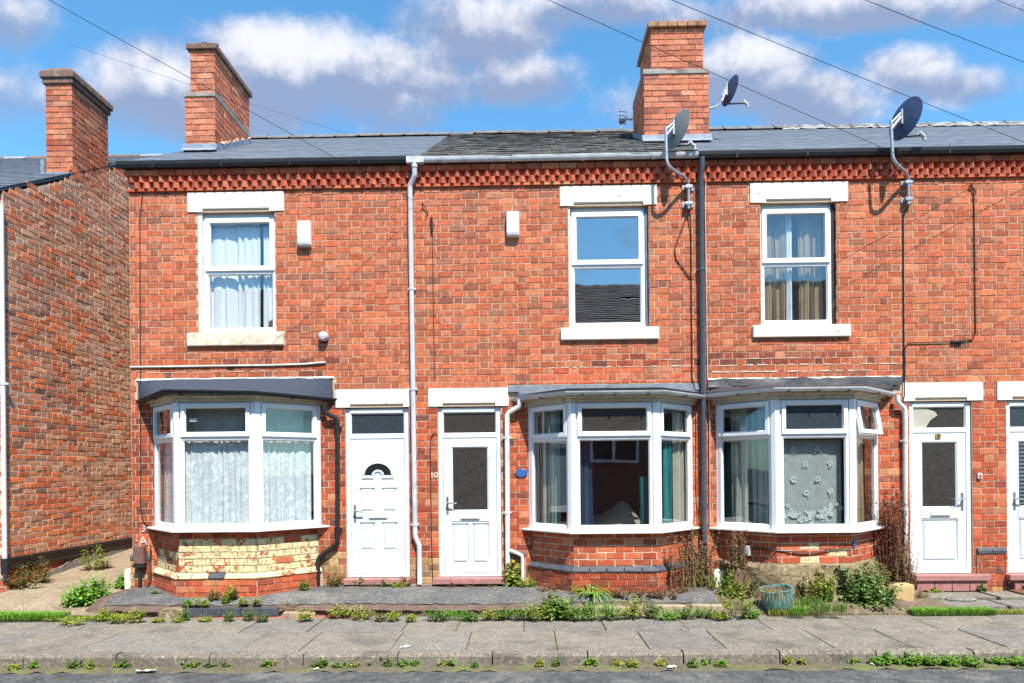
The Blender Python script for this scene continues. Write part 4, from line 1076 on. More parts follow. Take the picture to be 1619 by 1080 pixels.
# ---- neighbouring house across the passage: we see its gable wall, chimney and roof
GX = -7.05; HE = dict(bricks=[], parts={})
HE['root'] = thing('gable_house', (GX - 2, 0, 0), 'brick house at the far left showing its weathered gable wall across the passage', 'house')
GP = Plane(GX, 0, 0, 1); E_EAV, E_RID, E_RY = 5.56, 7.93, 4.2
g_roof = lambda y: E_EAV + (E_RID - E_EAV) * (y + .1) / (E_RY + .1) if y < E_RY else E_RID - (E_RID - E_EAV) * (y - E_RY) / (E_RY + .1)
m = MB(); m.prism_x([(0, -.1), (8.4, -.1), (8.4, E_EAV), (E_RY, E_RID - .06), (0, E_EAV + .02)], GX - .24, GX - .0045); HE['parts']['wall'] = m.build('wall', 'mortar_gable', HE['root'])
def gable_colour(a, z):
    if a > 1.9 and RN.random() < .75: return pick([((196, 140, 116), 3), ((186, 136, 116), 3), ((200, 146, 116), 2), ((196, 118, 86), 2)], 1.45)
    if z > 4.2 and RN.random() < .5: return pick([((176, 122, 98), 3), ((182, 132, 106), 3), ((196, 112, 78), 3)], 1.45)
    return pick(PAL_GABLE, 1.45)
lay(HE['bricks'], GP, .0, 5.2, .62, 7.6, 'wall', bond='garden', c=.0797, zb=.62, colour=gable_colour, clip=lambda a, z: z < g_roof(a) + .02 or (1.48 < a < 2.45 and z < 6.6), rough=1.6, proud=.010, joint=.016)
lay(HE['bricks'], GP, .0, 5.2, .1, .50, 'wall', bond='garden', c=.0797, zb=.5 - .0797 * 5, colour=lambda a, z: pick(PAL_DARK), rough=2.4, proud=.012, out=.03, joint=.013)
# tarred plinth mouldings
for (z0, z1, o, mt) in ((.585, .64, .055, 'tar_black'), (.535, .583, .030, 'meter_brown'), (.475, .532, .05, 'tar_black')):
    one('plinth_band', mt, HE['root'], b=(GX - .02, GX + o, -.02 - o * .2, 8.3, z0, z1), bevel=.008)
m = MB(); rr = random.Random(21); rows = []
for i in range(40):
    y = .75 + i * .11
    rows.append([m.vert((GX + .05 + rr.uniform(0, .02), y, .04)), m.vert((GX + .045 + rr.uniform(-.008, .012), y, .25)), m.vert((GX + .04 + rr.uniform(-.01, .012), y, min(.46, .33 + i * .02) + rr.uniform(-.03, .03))), m.vert((GX - .01, y, min(.47, .34 + i * .02)))])
for i in range(39):
    for j in range(3): m.face([rows[i][j], rows[i + 1][j], rows[i + 1][j + 1], rows[i][j + 1]])
m.build('render_patch', 'render_grey', HE['root'], fix=False, smooth=True)
one('front_wall', 'mortar', HE['root'], b=(-12.0, GX - .006, .005, .25, -.1, E_EAV)); lay(HE['bricks'], FRONT, -12.0, GX - .004, .05, E_EAV - .02, 'wall', colour=lambda a, b: pick(PAL)); one('rear_wall', 'mortar_gable', HE['root'], b=(-12.0, GX - .24, 8.2, 8.4, -.1, E_EAV))
pipe(HE['root'], [(GX + .02, -.055, 5.4), (GX + .02, -.055, .55)], .03, 'pipe_white', [(GX + .02, -.055, 3.0)])
m = MB(); m.lathe([(.045, 0), (.05, .22)], (GX + .02, -.055, .42), 12); m.build('pipe_shoe', 'black_plastic', HE['root'], smooth=True)
esl = math.atan2(E_RID - E_EAV, E_RY + .1); eln = math.hypot(E_RID - E_EAV, E_RY + .1)
xf = Matrix.Translation((0, -.15, E_EAV - .02)) @ Matrix.Rotation(esl, 4, 'X')
m = MB(xf); m.box(-12, GX - .012, 0, eln + .06, .0, .035); m.xf = None
m.prism_x([(E_RY, E_RID - .02), (8.5, E_EAV - .1), (8.5, E_EAV - .05), (E_RY, E_RID + .03)], -12, GX - .012); rfE = m.build('roof', 'slate_new', HE['root'])
m = MB(xf); rr = random.Random(31); y = -.02; row = 0
while y < eln:
    x = GX + .006; first = True
    while x > -12.0:
        wd = .255 if not (first and row % 2) else .128; first = False
        a, b = x - wd, x; x -= wd; jz = rr.uniform(0, .003)
        vs = [m.vert(q) for q in ((a + .002, y, .052 + jz), (b - .002, y, .052 + jz), (b - .002, min(y + .23, eln + .05), .040 + jz), (a + .002, min(y + .23, eln + .05), .040 + jz))]; m.face(vs)
        ws = [m.vert(q) for q in ((a + .002, y, .042 + jz), (b - .002, y, .042 + jz))]; m.face([ws[0], ws[1], vs[1], vs[0]])
    y += .195; row += 1
o = m.build('roof_slates', 'slate_new', rfE, fix=False); o['kind'] = 'stuff'
n_ = 10
for i in range(n_):
    x = GX + .06 - (i + 1) * .45
    m = MB(); m.prism_x([(E_RY - .14, E_RID - .04), (E_RY - .05, E_RID + .075), (E_RY + .05, E_RID + .075), (E_RY + .14, E_RID - .04)], x + .004, x + .446); m.build('ridge_tile', 'ridge_mortar' if i % 3 == 0 else 'capping', rfE, bevel=.02)
def cap_E(c, xu, yu, zt):
    m = MB(); m.box(xu[0] - .03, xu[1] + .03, yu[0] - .03, yu[1] + .03, zt - .17, zt - .09); m.build('oversail_course', 'capping', c, bevel=.008)
    n = 5; L_ = (yu[1] - yu[0] + .12) / n
    for i in range(n): one('cap_brick', 'capping', c, b=(xu[0] - .06, xu[1] + .06, yu[0] - .06 + i * L_ + .004, yu[0] - .06 + (i + 1) * L_ - .004, zt - .088, zt + .01), bevel=.012)
    m = MB(); z = zt + .012
    b_ = [(xu[0] - .05, yu[0] - .05), (xu[1] + .05, yu[0] - .05), (xu[1] + .05, yu[1] + .05), (xu[0] - .05, yu[1] + .05)]; t_ = [(xu[0] + .03, yu[0] + .03), (xu[1] - .03, yu[0] + .03), (xu[1] - .03, yu[1] - .03), (xu[0] + .03, yu[1] - .03)]
    lo = [m.vert((x, y, z)) for x, y in b_]; hi = [m.vert((x, y, z + .085)) for x, y in t_]
    m.face(hi)
    for i in range(4): m.face([lo[i], lo[(i + 1) % 4], hi[(i + 1) % 4], hi[i]])
    m.build('flaunching', 'capping', c, bevel=.012)
chimney(HE['root'], 'chimney', HE, -7.47, GX, 1.48, 2.45, 6.40, 8.06, 8.062, (-7.47, GX), (1.48, 2.45), cap_E, 'fr', pal=[((204, 118, 88), 30), ((192, 100, 74), 22), ((208, 134, 104), 14), ((166, 100, 84), 10)])
m = MB(); m.box(-7.50, GX + .0, 1.455, 1.468, 6.36, 6.50); m.box(-7.53, -7.475, 1.44, 1.50, 6.34, 6.70); m.build('lead_apron', 'flashing', HE['root'])

for k, h in HOUSES.items(): place_bricks(h['bricks'], h['root'], h['parts'])
place_bricks(HE['bricks'], HE['root'], HE['parts'])

# ---- rooms behind the panes, party walls, rear walls
for k, h in HOUSES.items():
    x0, x1 = h['x0'], h['x1']; m = MB(); e = .06
    m.box(x0 + e, x1 - e, 3.6, 3.7, .2, 5.6)
    m.box(x0 + (.0 if k == 'A' else .002), x0 + e, .237, 8.2, 0, 5.8); m.box(x1 - e, x1 - .002, .237, 8.2, 0, 5.8)
    m.box(x0 + e, x1 - e, .237, 3.6, 2.76, 2.88); m.box(x0 + e, x1 - e, .237, 3.6, 5.52, 5.58)
    if k == 'A': m.prism_x([(.24, 5.8), (8.2, 5.8), (RID_Y, RID_Z - .12)], x0 + .002, x0 + .1)
    m.build('room_walls', 'plaster_room', h['root'])
    one('room_floor', 'room_floor', h['root'], b=(x0 + e, x1 - e, .236, 3.6, .18, .24))
    one('rear_wall', 'mortar_gable', h['root'], b=(x0 + .001, x1 - .001, 8.2, 8.4, 0, 5.8))
    if h['win']:
        b = h['bay']; m = MB(); m.prism_z([(b[0] + .05, .23), (b[1] + .03, -b[4] + .07), (b[2] - .03, -b[4] + .07), (b[3] - .05, .23)], .19, .22); m.build('bay_floor', 'room_floor', h['root'])
        m = MB(); m.prism_z([(b[0] + .02, .23), (b[1] + .02, -b[4] + .05), (b[2] - .02, -b[4] + .05), (b[3] - .02, .23)], h['bz'][2] + .012, h['bz'][2] + .05); m.build('bay_ceiling', 'plaster_room', h['root'])
        m = MB(); m.prism_z([(b[0] + .05, .21), (b[1] + .03, -b[4] + .07), (b[2] - .03, -b[4] + .07), (b[3] - .05, .21)], h['bz'][0] - .028, h['bz'][0] - .004); m.build('window_board', 'upvc', h['root'])

# ---------------------------------------------------------------- the ground
def struct(o, kind='structure'): o['kind'] = kind; return o
m = MB(); m.poly([(-900, -900, -.165), (900, -900, -.165), (900, 900, -.165), (-900, 900, -.165)]); struct(m.build('ground', 'asphalt_far', fix=False))
def sheet(name, mat, x0, x1, y0, y1, zf, nx, ny, seed=0, jit=0.0, parent=None, edge=0.0):
    rr = random.Random(seed); m = MB(); g = []
    for i in range(nx + 1):
        x = x0 + (x1 - x0) * i / nx; r_ = []; e = rr.uniform(-edge, edge)
        for j in range(ny + 1):
            y = y0 + (y1 - y0) * j / ny + (e if j == 0 else 0)
            r_.append(m.vert((x, y, zf(x, y) + rr.uniform(-jit, jit))))
        g.append(r_)
    for i in range(nx):
        for j in range(ny): m.face([g[i][j], g[i + 1][j], g[i + 1][j + 1], g[i][j + 1]])
    return m.build(name, mat, parent, smooth=True, fix=False)
struct(sheet('road', 'asphalt', -70, 70, -7.9, -2.60, lambda x, y: -.127 - .010 * math.sin(max(0, min(1, (y + 4.2) / 1.6)) * math.pi / 2), 70, 40, 1, .0))
struct(sheet('gutter_silt', 'gutter_dirt', -9, 9, -2.80, -2.62, lambda x, y: -.126 + .012 * max(0, (y + 2.80) / .18) if y > -2.79 else -.1385, 150, 6, 2, .0015, edge=.03))
# kerb stones
kb = bpy.data.objects.new('kerb', None); COL.objects.link(kb); WT['kerb'] = Vector((0, 0, 0)); struct(kb)
kmesh = []
for v in range(4):
    rr = random.Random(40 + v); m = MB(); n = 10; rows = []
    for i in range(n + 1):
        x = .007 + (.901) * i / n
        rows.append([m.vert((x, y + rr.uniform(-.002, .002) + (.018 if j == 2 else 0), z + rr.uniform(-.002, .002) * (z > -.1))) for j, (y, z) in enumerate([(0, -.2), (0, -.03), (.0, -.002), (.125, 0), (.125, -.2)])])
    for i in range(n):
        for j in range(4): m.face([rows[i][j], rows[i + 1][j], rows[i + 1][j + 1], rows[i][j + 1]])
    m.face(rows[0][::-1]); m.face(rows[-1]); kmesh.append(m.mesh('kerb_stone', ['kerb_stone']))
for i in range(-16, 17):
    o = bpy.data.objects.new('kerb_stone', kmesh[RN.randrange(4)]); o.location = (-.33 + i * .915, -2.652 + RN.uniform(-.004, .004), RN.uniform(-.004, .004)); o.rotation_euler = (0, 0, RN.uniform(-.002, .002)); finish(o, kb)
# pavement slabs
pv = MB(); pv.box(-15, 15, -2.53, -.84, -.2, -.016); pave = struct(pv.build('pavement', 'gutter_dirt'))
rr = random.Random(77)
def slab(x0, x1, y0, y1, mat, skew=0.0):
    m = MB(); j = .006; tz = [rr.uniform(-.005, .005) for _ in range(4)]
    pts = [(x0 + j, y0 + j), (x1 - j + skew, y0 + j), (x1 - j + skew, y1 - j), (x0 + j, y1 - j)]
    lo = [m.vert((x, y, -.06)) for x, y in pts]; hi = [m.vert((x, y, tz[i])) for i, (x, y) in enumerate(pts)]
    m.face(hi)
    for i in range(4): m.face([lo[i], lo[(i + 1) % 4], hi[(i + 1) % 4], hi[i]])
    return m.build('paving_slab', mat, pave, bevel=.005)
for row, (y0, y1, off) in enumerate(((-1.72, -.86, .12), (-2.528, -1.72, -.30))):
    x = -9.6 + off
    while x < 9.6:
        wd = rr.choice((.90, .90, .75, .60, 1.05)); mt = rr.choice(('slab',) * 7 + ('slab_grey', 'slab_grey', 'slab_pale'))
        slab(x, x + wd, y0, y1, mt); x += wd
# forecourts
def yard_z(x, y): return (.235 + y * .02 if y > -.6 else .223 - (-.6 - y) * .36) + .008 * math.sin(x * 2.1)
fb = MB(); fb.box(-5.28, 2.36, -.87, .05, -.1, .06); fb.box(4.98, 10, -.97, .05, -.1, .045); forecourt = struct(fb.build('forecourt', 'yard_edge'))
sheet('tarmac_skin', 'yard_asphalt', -5.22, 2.34, -.83, .03, yard_z, 90, 14, 5, .004, forecourt, edge=.014)
sheet('tarmac_edge', 'yard_edge', -5.42, 2.52, -.90, .02, lambda x, y: yard_z(x, y) - .012 - (.03 if y < -.875 else 0) - .10 * max(0, -5.15 - x) - .25 * max(0, x - 2.25), 90, 14, 6, .006, forecourt, edge=.012)
m = MB(); rr = random.Random(14); xs = [-5.42 + i * .088 for i in range(91)]
for i in range(90):
    za, zb_ = yard_z(xs[i], -.90) - .03, yard_z(xs[i + 1], -.90) - .03
    m.poly([(xs[i], -.865 + rr.uniform(-.01, .01), -.02), (xs[i + 1], -.865 + rr.uniform(-.01, .01), -.02), (xs[i + 1], -.87, zb_), (xs[i], -.87, za)])
m.build('tarmac_side', 'yard_edge', forecourt, fix=False)
x = -4.47; i = 0
while x < -3.02:
    wd = .232 if i else .30
    if i == 0:
        m = MB(); m.prism([(x, -.01), (x + wd - .006, -.01), (x + wd - .006, .112), (x + .05, .118), (x - .02, .07)], -.945, -.82); m.build('edging_brick', 'rough_stone', forecourt, bevel=.012)
    else: one('edging_brick', 'blue_brick', forecourt, b=(x, x + wd - .006, -.932 + RN.uniform(-.006, .006), -.82, .012, .118 + RN.uniform(-.004, .004)), bevel=.006)
    x += wd; i += 1
x = -4.05
while x < -2.0:
    o = one('edging_brick', 'brick_single', forecourt, b=(x, x + .222, -.98 + RN.uniform(-.01, .01), -.86, -.05, .010 + RN.uniform(-.004, .004)), bevel=.006); o.color = pick([((176, 104, 84), 3), ((150, 92, 78), 3)]); x += .23
for (xa, xb, zt) in ((.75, 1.28, .115), (1.29, 1.50, .10), (1.52, 1.95, .122), (1.96, 2.42, .125), (-2.98, -2.55, .07)):
    m = MB(); m.prism([(xa, -.02), (xb - .012, -.02), (xb - .02, zt - .01), (xa + .03, zt)], -.945 + RN.uniform(-.015, .015), -.80); m.build('edging_stone', 'edging_stone', forecourt, bevel=.016)
def path_z(x, y): return .055 + .115 * min(1, max(0, (y + 1.0))) + .082 * max(0, y) + .02 * (-5.3 - x) * (y > -.9)
struct(sheet('passage_path', 'path_concrete', GX + .03, -5.10, -1.02, 8.3, path_z, 12, 40, 8, .003, edge=.05))
def soil_z(x, y): return 0.0 if y < -.96 else (.0 if y < -.96 else .05 if y < -.93 else .085 + .09 * (y + .95)) + (.012 * math.sin(x * 7) + .009 * math.sin(x * 17 + y * 9)) * (y > -.94)
struct(sheet('soil_bed', 'soil', 2.30, 5.10, -.98, .03, soil_z, 70, 24, 9, .010, edge=.008))
rr = random.Random(91)
for (xa, xb, ya, yb, z) in ((5.0, 5.9, -.50, -.10, .118), (5.92, 6.8, -.52, -.10, .115), (5.05, 5.75, -.92, -.51, .085), (5.77, 6.6, -.93, -.53, .082), (6.62, 7.5, -.93, -.53, .08), (6.82, 7.7, -.5, -.1, .115)):
    m = MB(); m.box(xa + .008, xb - .008, ya + .008, yb - .008, z - .07, z + rr.uniform(-.006, .006)); m.build('paving_slab', rr.choice(('slab', 'slab_grey')), forecourt, bevel=.008)

# ---------------------------------------------------------------- terrace over the road (seen in the panes)
op = thing('facing_terrace', (0, -10.7, 0), 'brick terrace across the street, seen only as reflections in the window panes', 'terrace')
one('wall', 'far_brick', op, b=(-16, 16, -10.9, -10.7, -.15, 5.9))
m = MB(); m.prism_x([(-10.45, 5.88), (-14.7, 8.15), (-18.9, 5.88)], -16.2, 16.2); rfo = m.build('roof', 'slate_old', op)
m = MB(); y = -10.42; rr = random.Random(55)
for r_ in range(22):
    t0, t1 = r_ / 22, (r_ + 1) / 22
    ya, yb = -10.42 - 4.27 * t0, -10.42 - 4.27 * t1; za, zb_ = 5.90 + 2.27 * t0, 5.90 + 2.27 * t1
    x = -16.1
    while x < 16.1:
        j = rr.uniform(0, .012); m.poly([(x + .004, ya, za + .03 + j), (x + .496, ya, za + .03 + j), (x + .496, yb - .03, zb_ + .018), (x + .004, yb - .03, zb_ + .018)]); x += .5
o = m.build('roof_slates', 'slate_old', rfo, fix=False); o['kind'] = 'stuff'
one('rear_wall', 'far_brick', op, b=(-16, 16, -18.7, -18.5, -.15, 5.9))
for (x0, x1, z0, z1) in ((1.75, 3.05, 1.95, 2.85), (-3.2, -2.1, 3.7, 5.2), (.6, 1.7, 3.7, 5.2), (3.2, 4.3, 3.7, 5.2), (-3.6, -1.8, .9, 2.5), (5.0, 6.9, .9, 2.5), (-7.2, -6.1, 3.7, 5.2), (7.0, 8.1, 3.7, 5.2)):
    m = MB(); frame_rect(m, x0, x1, z0, z1, .08, -10.69, -10.62); m.box((x0 + x1) / 2 - .04, (x0 + x1) / 2 + .04, -10.69, -10.625, z0 + .08, z1 - .08); f = m.build('window_frame', 'upvc', op)
    one('pane', 'glass_black', f, b=(x0 + .08, x1 - .08, -10.695, -10.66, z0 + .08, z1 - .08))
one('front_door', 'upvc_door', op, b=(-.6, .3, -10.69, -10.64, 0, 2.1))
struct(sheet('far_pavement', 'slab', -30, 30, -10.7, -7.85, lambda x, y: .0, 20, 4, 3))

# ---------------------------------------------------------------- curtains and things behind the panes
def curtain(name, path, z0, z1, folds, amp, mat, label, group=None, seed=0, hem=.0, gather=.0, parent=None, build_only=False):
    """pleated cloth hung along a plan path"""
    rr = random.Random(seed); P = [Vector((p[0], p[1], 0)) for p in path]; L_ = [(P[i + 1] - P[i]).length for i in range(len(P) - 1)]; tot = sum(L_)
    n = int(folds * 8); m = MB(); rows = []; nz = 10; ph = rr.uniform(0, 6); fr = [1.0 + .55 * math.sin(q * .37 + rr.uniform(0, .6)) + .35 * math.sin(q * .11 + 2) + rr.uniform(-.25, .25) for q in range(n + 2)]; am = [1.0 + .5 * math.sin(q * .21 + seed) + rr.uniform(-.2, .2) for q in range(n + 2)]; acc = 0
    for i in range(n + 1):
        s = tot * i / n; k = 0; q = s
        while k < len(L_) - 1 and q > L_[k]: q -= L_[k]; k += 1
        d = (P[k + 1] - P[k]).normalized(); nn = Vector((d.y, -d.x, 0)); c = P[k] + d * q; acc += math.tau * folds / n * fr[i]
        w_ = math.sin(acc + ph) + .35 * math.sin(acc * 2.3 + 1.1); h_ = rr.uniform(-hem, hem); r_ = []
        for j in range(nz + 1):
            t = j / nz; z = z0 + (z1 - z0) * t + (h_ if j == 0 else 0); a = amp * am[i] * (1 - .55 * t) * (1 + gather * math.sin(t * 9 + i))
            r_.append(m.vert(c + nn * (w_ * a) + d * (.25 * a * math.sin(acc * 1.7 + 3 * t)) + Vector((0, 0, z))))
        rows.append(r_)
    for i in range(n):
        for j in range(nz): m.face([rows[i][j], rows[i + 1][j], rows[i + 1][j + 1], rows[i][j + 1]])
    o = m.build(name, mat, parent, smooth=True, fix=False)
    if not build_only: tag(o, label, 'curtain', group)
    return o
curtain('curtain', [(-4.36, .165), (-3.60, .16)], 3.66, 5.25, 7, .026, 'curtain_white', 'wide white pleated curtain in the left upstairs window', seed=1)
curtain('curtain', [(-3.55, .165), (-3.36, .15)], 3.70, 5.25, 2.5, .022, 'curtain_white', 'narrow white curtain at the right side of the left upstairs window', seed=2)
t = thing('wooden_ornament', (-3.43, .155, 3.665), 'small brown house-shaped ornament on the sill inside the left upstairs window', 'ornament')
m = MB(); m.prism([(-3.49, 3.67), (-3.385, 3.67), (-3.385, 3.83), (-3.437, 3.865), (-3.49, 3.83)], .15, .19); m.build('body', 'meter_brown', t, bevel=.005)
curtain('curtain', [(3.18, .185), (3.24, .18)], 3.66, 5.25, 1.5, .02, 'curtain_white', 'white curtain edge at the far left of the right upstairs window', seed=33)
curtain('curtain', [(3.56, .175), (3.64, .17)], 3.75, 5.25, 1.5, .02, 'curtain_white', 'white lining turned back in the middle of the right upstairs window', seed=34)
curtain('curtain', [(3.24, .21), (3.56, .20)], 3.66, 5.25, 4.5, .030, 'curtain_beige', 'beige curtain on the left of the right upstairs window', seed=3)
curtain('curtain', [(3.74, .21), (4.06, .20)], 3.66, 5.25, 4.5, .030, 'curtain_beige', 'beige curtain on the right of the right upstairs window', seed=4)
def inset_path(h, off, t0=0.0, t1=1.0):
    xl, cl, cr, xr, p = h['bay']; k = off * math.tan(math.radians(22.5))
    return [(xl + off * 1.42, 0), (cl + k, -p + off), (cr - k, -p + off), (xr - off * 1.42, 0)]
hA, hB, hC = HOUSES['A'], HOUSES['B'], HOUSES['C']
curtain('net_curtain', inset_path(hA, .10), 1.03, 2.20, 26, .016, 'net_white', 'white net curtain gathered right round the left bay window', seed=5, gather=.3)
t = thing('white_card', (-4.20, -.56, 2.44), 'small white card stuck inside the upper pane of the left bay', 'card'); one('sheet', 'litter_white', t, b=(-4.25, -4.155, -.572, -.570, 2.418, 2.462))
curtain('curtain', inset_path(hA, .17), 2.15, 2.62, 18, .012, 'net_grey', 'grey inner net seen through the top lights of the left bay', seed=25)
pB = inset_path(hB, .13)
curtain('curtain', [pB[0], ((pB[0][0] + pB[1][0]) / 2, (pB[0][1] + pB[1][1]) / 2)], 1.0, 2.58, 5, .022, 'curtain_pale', 'pale pleated curtain at the left cheek of the middle bay', seed=6)
curtain('curtain', [(.34, -.12), (.46, -.26)], 1.0, 2.58, 2, .02, 'curtain_teal', 'thin teal curtain edge at the left cheek of the middle bay', seed=7)
curtain('curtain', [(.70, -.40), (.86, -.36)], 1.0, 2.55, 3, .025, 'curtain_blue', 'dark blue curtain hanging left behind the middle bay front pane', seed=8)
o = curtain('curtain', [(1.46, -.45), (1.56, -.44)], .99, 1.66, 3, .018, 'curtain_teal', 'teal curtain tail in the lower right corner of the middle bay front pane', seed=9)
curtain('curtain', [(1.78, -.36), (1.90, -.26)], .99, 2.12, 3, .02, 'curtain_teal', 'teal curtain strip in the right cheek of the middle bay', seed=10)
curtain('curtain', [(1.94, -.16), (2.14, .03)], 1.0, 2.5, 3, .012, 'curtain_pale', 'cream curtain catching sun in the right cheek of the middle bay', seed=11)
rr = random.Random(17); m = MB(); g = []
for i in range(17):
    r_ = []
    for j in range(11):
        u_, v_ = i / 16, j / 10; bump = math.exp(-((u_ - .72) / .24) ** 2) * .34 + math.exp(-((u_ - .25) / .3) ** 2) * .12
        r_.append(m.vert((.75 + .85 * u_, .35 + .9 * v_ - .3, .98 + bump * math.sin(math.pi * min(1, v_ * 1.1)) + rr.uniform(-.025, .025))))
    g.append(r_)
for i in range(16):
    for j in range(10): m.face([g[i][j], g[i + 1][j], g[i + 1][j + 1], g[i][j + 1]])
tag(m.build('dust_sheet', 'dust_sheet', smooth=True, fix=False), 'crumpled beige dust sheet heaped inside the middle bay window', 'sheet')
pC = inset_path(hC, .14)
curtain('curtain', [pC[0], (pC[0][0] + .17, pC[0][1] - .18)], 1.0, 2.58, 3, .03, 'curtain_pale', 'pale curtain next to the wall in the left cheek of the right bay', seed=12)
curtain('curtain', [(pC[0][0] + .22, pC[0][1] - .2), (pC[1][0] - .06, pC[1][1] + .1)], 1.0, 2.50, 3, .03, 'net_grey', 'grey net drape near the post in the left cheek of the right bay', seed=13)
curtain('curtain', [(pC[2][0] + .08, pC[2][1] + .06), (pC[3][0] - .02, pC[3][1] - .02)], 1.0, 2.52, 5, .028, 'curtain_beige', 'beige curtain in the right cheek of the right bay', seed=14)
lp = thing('lace_panel', (3.6, -.47, 1.0), 'grey lace panel with white flowers hung across the front of the right bay', 'lace curtain')
curtain('cloth', [(3.16, -.478), (3.985, -.474)], .99, 2.105, 4, .007, 'net_grey', None, parent=lp, seed=15, build_only=True)
rr = random.Random(18); m = MB()
def flower(x, z, r, n=6):
    y = -.492
    for i in range(n):
        a = math.tau * i / n + rr.uniform(-.2, .2); c = (x + math.cos(a) * r * .62, z + math.sin(a) * r * .62); rr2 = r * rr.uniform(.34, .46)
        m.poly([(c[0] + rr2 * math.cos(b), y - rr.uniform(0, .002), c[1] + rr2 * math.sin(b)) for b in [math.tau * q / 6 for q in range(6)]])
def sprig(x, z, s=1.0):
    flower(x, z, .040 * s)
    for q in range(5):
        a = rr.uniform(-2.6, -.5); l = rr.uniform(.03, .07) * s; c = (x + math.cos(a) * l, z + math.sin(a) * l)
        m.poly([(c[0] - .010 * s, -.4925, c[1]), (c[0], -.4925, c[1] - .006), (c[0] + .011 * s, -.4925, c[1] + .003), (c[0], -.4925, c[1] + .01)])
    m.poly([(x - .004, -.4925, z + .035 * s), (x + .004, -.4925, z + .035 * s), (x + .002, -.4925, z + .085 * s)])
for (u_, v_) in ((.24, .90), (.62, .90), (.05, .74), (.43, .73), (.82, .74), (.24, .56), (.62, .56), (.05, .42), (.44, .40), (.82, .42)): sprig(3.19 + u_ * .80, 1.0 + v_ * 1.10)
for i in range(70):
    u_ = rr.random(); v_ = .02 + .16 * rr.random() + .34 * abs(u_ - .5) ** 1.3; flower(3.18 + u_ * .80, 1.0 + v_ * 1.1, rr.uniform(.014, .036), 7)
m.build('embroidery', 'lace', lp, fix=False)
t = thing('paper_scrap', (5.25, .10, 2.25), 'crumpled pale paper behind the glass over the door with number 8', 'paper'); m = MB()
m.poly([(5.17, .052, 2.27), (5.34, .052, 2.268), (5.40, .052, 2.37), (5.50, .052, 2.44), (5.46, .052, 2.49), (5.33, .052, 2.535), (5.17, .052, 2.535)]); m.build('sheet', 'curtain_pale', t, fix=False)

# ---------------------------------------------------------------- things fixed to the walls
def alarm(x0, x1, z0, z1, label):
    t = thing('alarm_box', ((x0 + x1) / 2, 0, z0), label, 'alarm box', 'white alarm boxes on the facade'); m = MB()
    m.prism_x([(-.002, z0), (-.002, z1), (-.085, z1), (-.09, z0 + .05), (-.075, z0)][::-1], x0, x1); m.build('cover', 'upvc', t, bevel=.018)
    one('back_plate', 'stone_cream', t, b=(x0 + .01, x1 - .01, -.004, .004, z0 - .008, z1 - .02))
alarm(-3.015, -2.835, 4.79, 5.125, 'white alarm box right of the left upstairs window'); alarm(-.215, -.045, 4.875, 5.205, 'white alarm box left of the middle upstairs window')
t = thing('bulkhead_light', (-2.68, 0, 3.58), 'small grey round outside light beside the left upstairs sill', 'light'); m = MB(Matrix.Translation((-2.68, 0, 3.58)) @ Matrix.Rotation(math.radians(90), 4, 'X'))
m.lathe([(.062, .0), (.066, .04), (.064, .07), (.045, .095), (.0, .105)], n=20); m.build('lamp_body', 'pipe_grey', t, smooth=True); one('mounting', 'black_plastic', t, b=(-2.72, -2.64, -.012, .004, 3.50, 3.62))
def wire(name, pts, r, mat, label, cat='cable', group=None, n=6):
    m = MB(); m.tube(pts, r, n); return tag(m.build(name, mat, smooth=True), label, cat, group)
wire('conduit', [(-5.32, -.012, 3.205), (-3.40, -.012, 3.207), (-2.95, -.013, 3.215), (-2.665, -.016, 3.238)], .014, 'stone_white', 'thin pale conduit running across the brick above the left bay roof', 'conduit')
def mounted_dish(hx, hz, bend, top, dc, rd, yaw, label, mat, lnb=1.0, armlen=.36):
    t = thing('satellite_dish', (hx, 0, hz), label, 'satellite dish', 'satellite dishes on poles'); m = MB()
    pts = [(hx, -.06, hz - .20), (hx, -.06, hz + .10), (hx - .012, -.07, hz + .145), (hx - .05, -.11, hz + .185), (hx - .10, -.16, hz + .20), (bend[0] + .12, bend[1] + .05, bend[2] - .03), (bend[0] + .05, bend[1] + .01, bend[2]), (bend[0] + .012, bend[1], bend[2] + .05), (bend[0], bend[1], bend[2] + .11), (top[0], top[1], top[2])]
    m.tube(pts, .020, 10); m.build('mast', 'galvanised', t, smooth=True)
    for dz in (.09, -.13):
        m = MB(); m.box(hx - .075, hx + .07, -.016, .002, hz + dz - .035, hz + dz + .035); m.box(hx - .045, hx + .045, -.085, -.016, hz + dz - .02, hz + dz + .02)
        for s in (-.05, .05): m.tube([(hx + s, -.03, hz + dz), (hx + s, -.09, hz + dz)], .008, 6)
        m.build('wall_bracket', 'galvanised', t, bevel=.003)
    dish_body(t, dc, rd, yaw, mat, top, armlen)
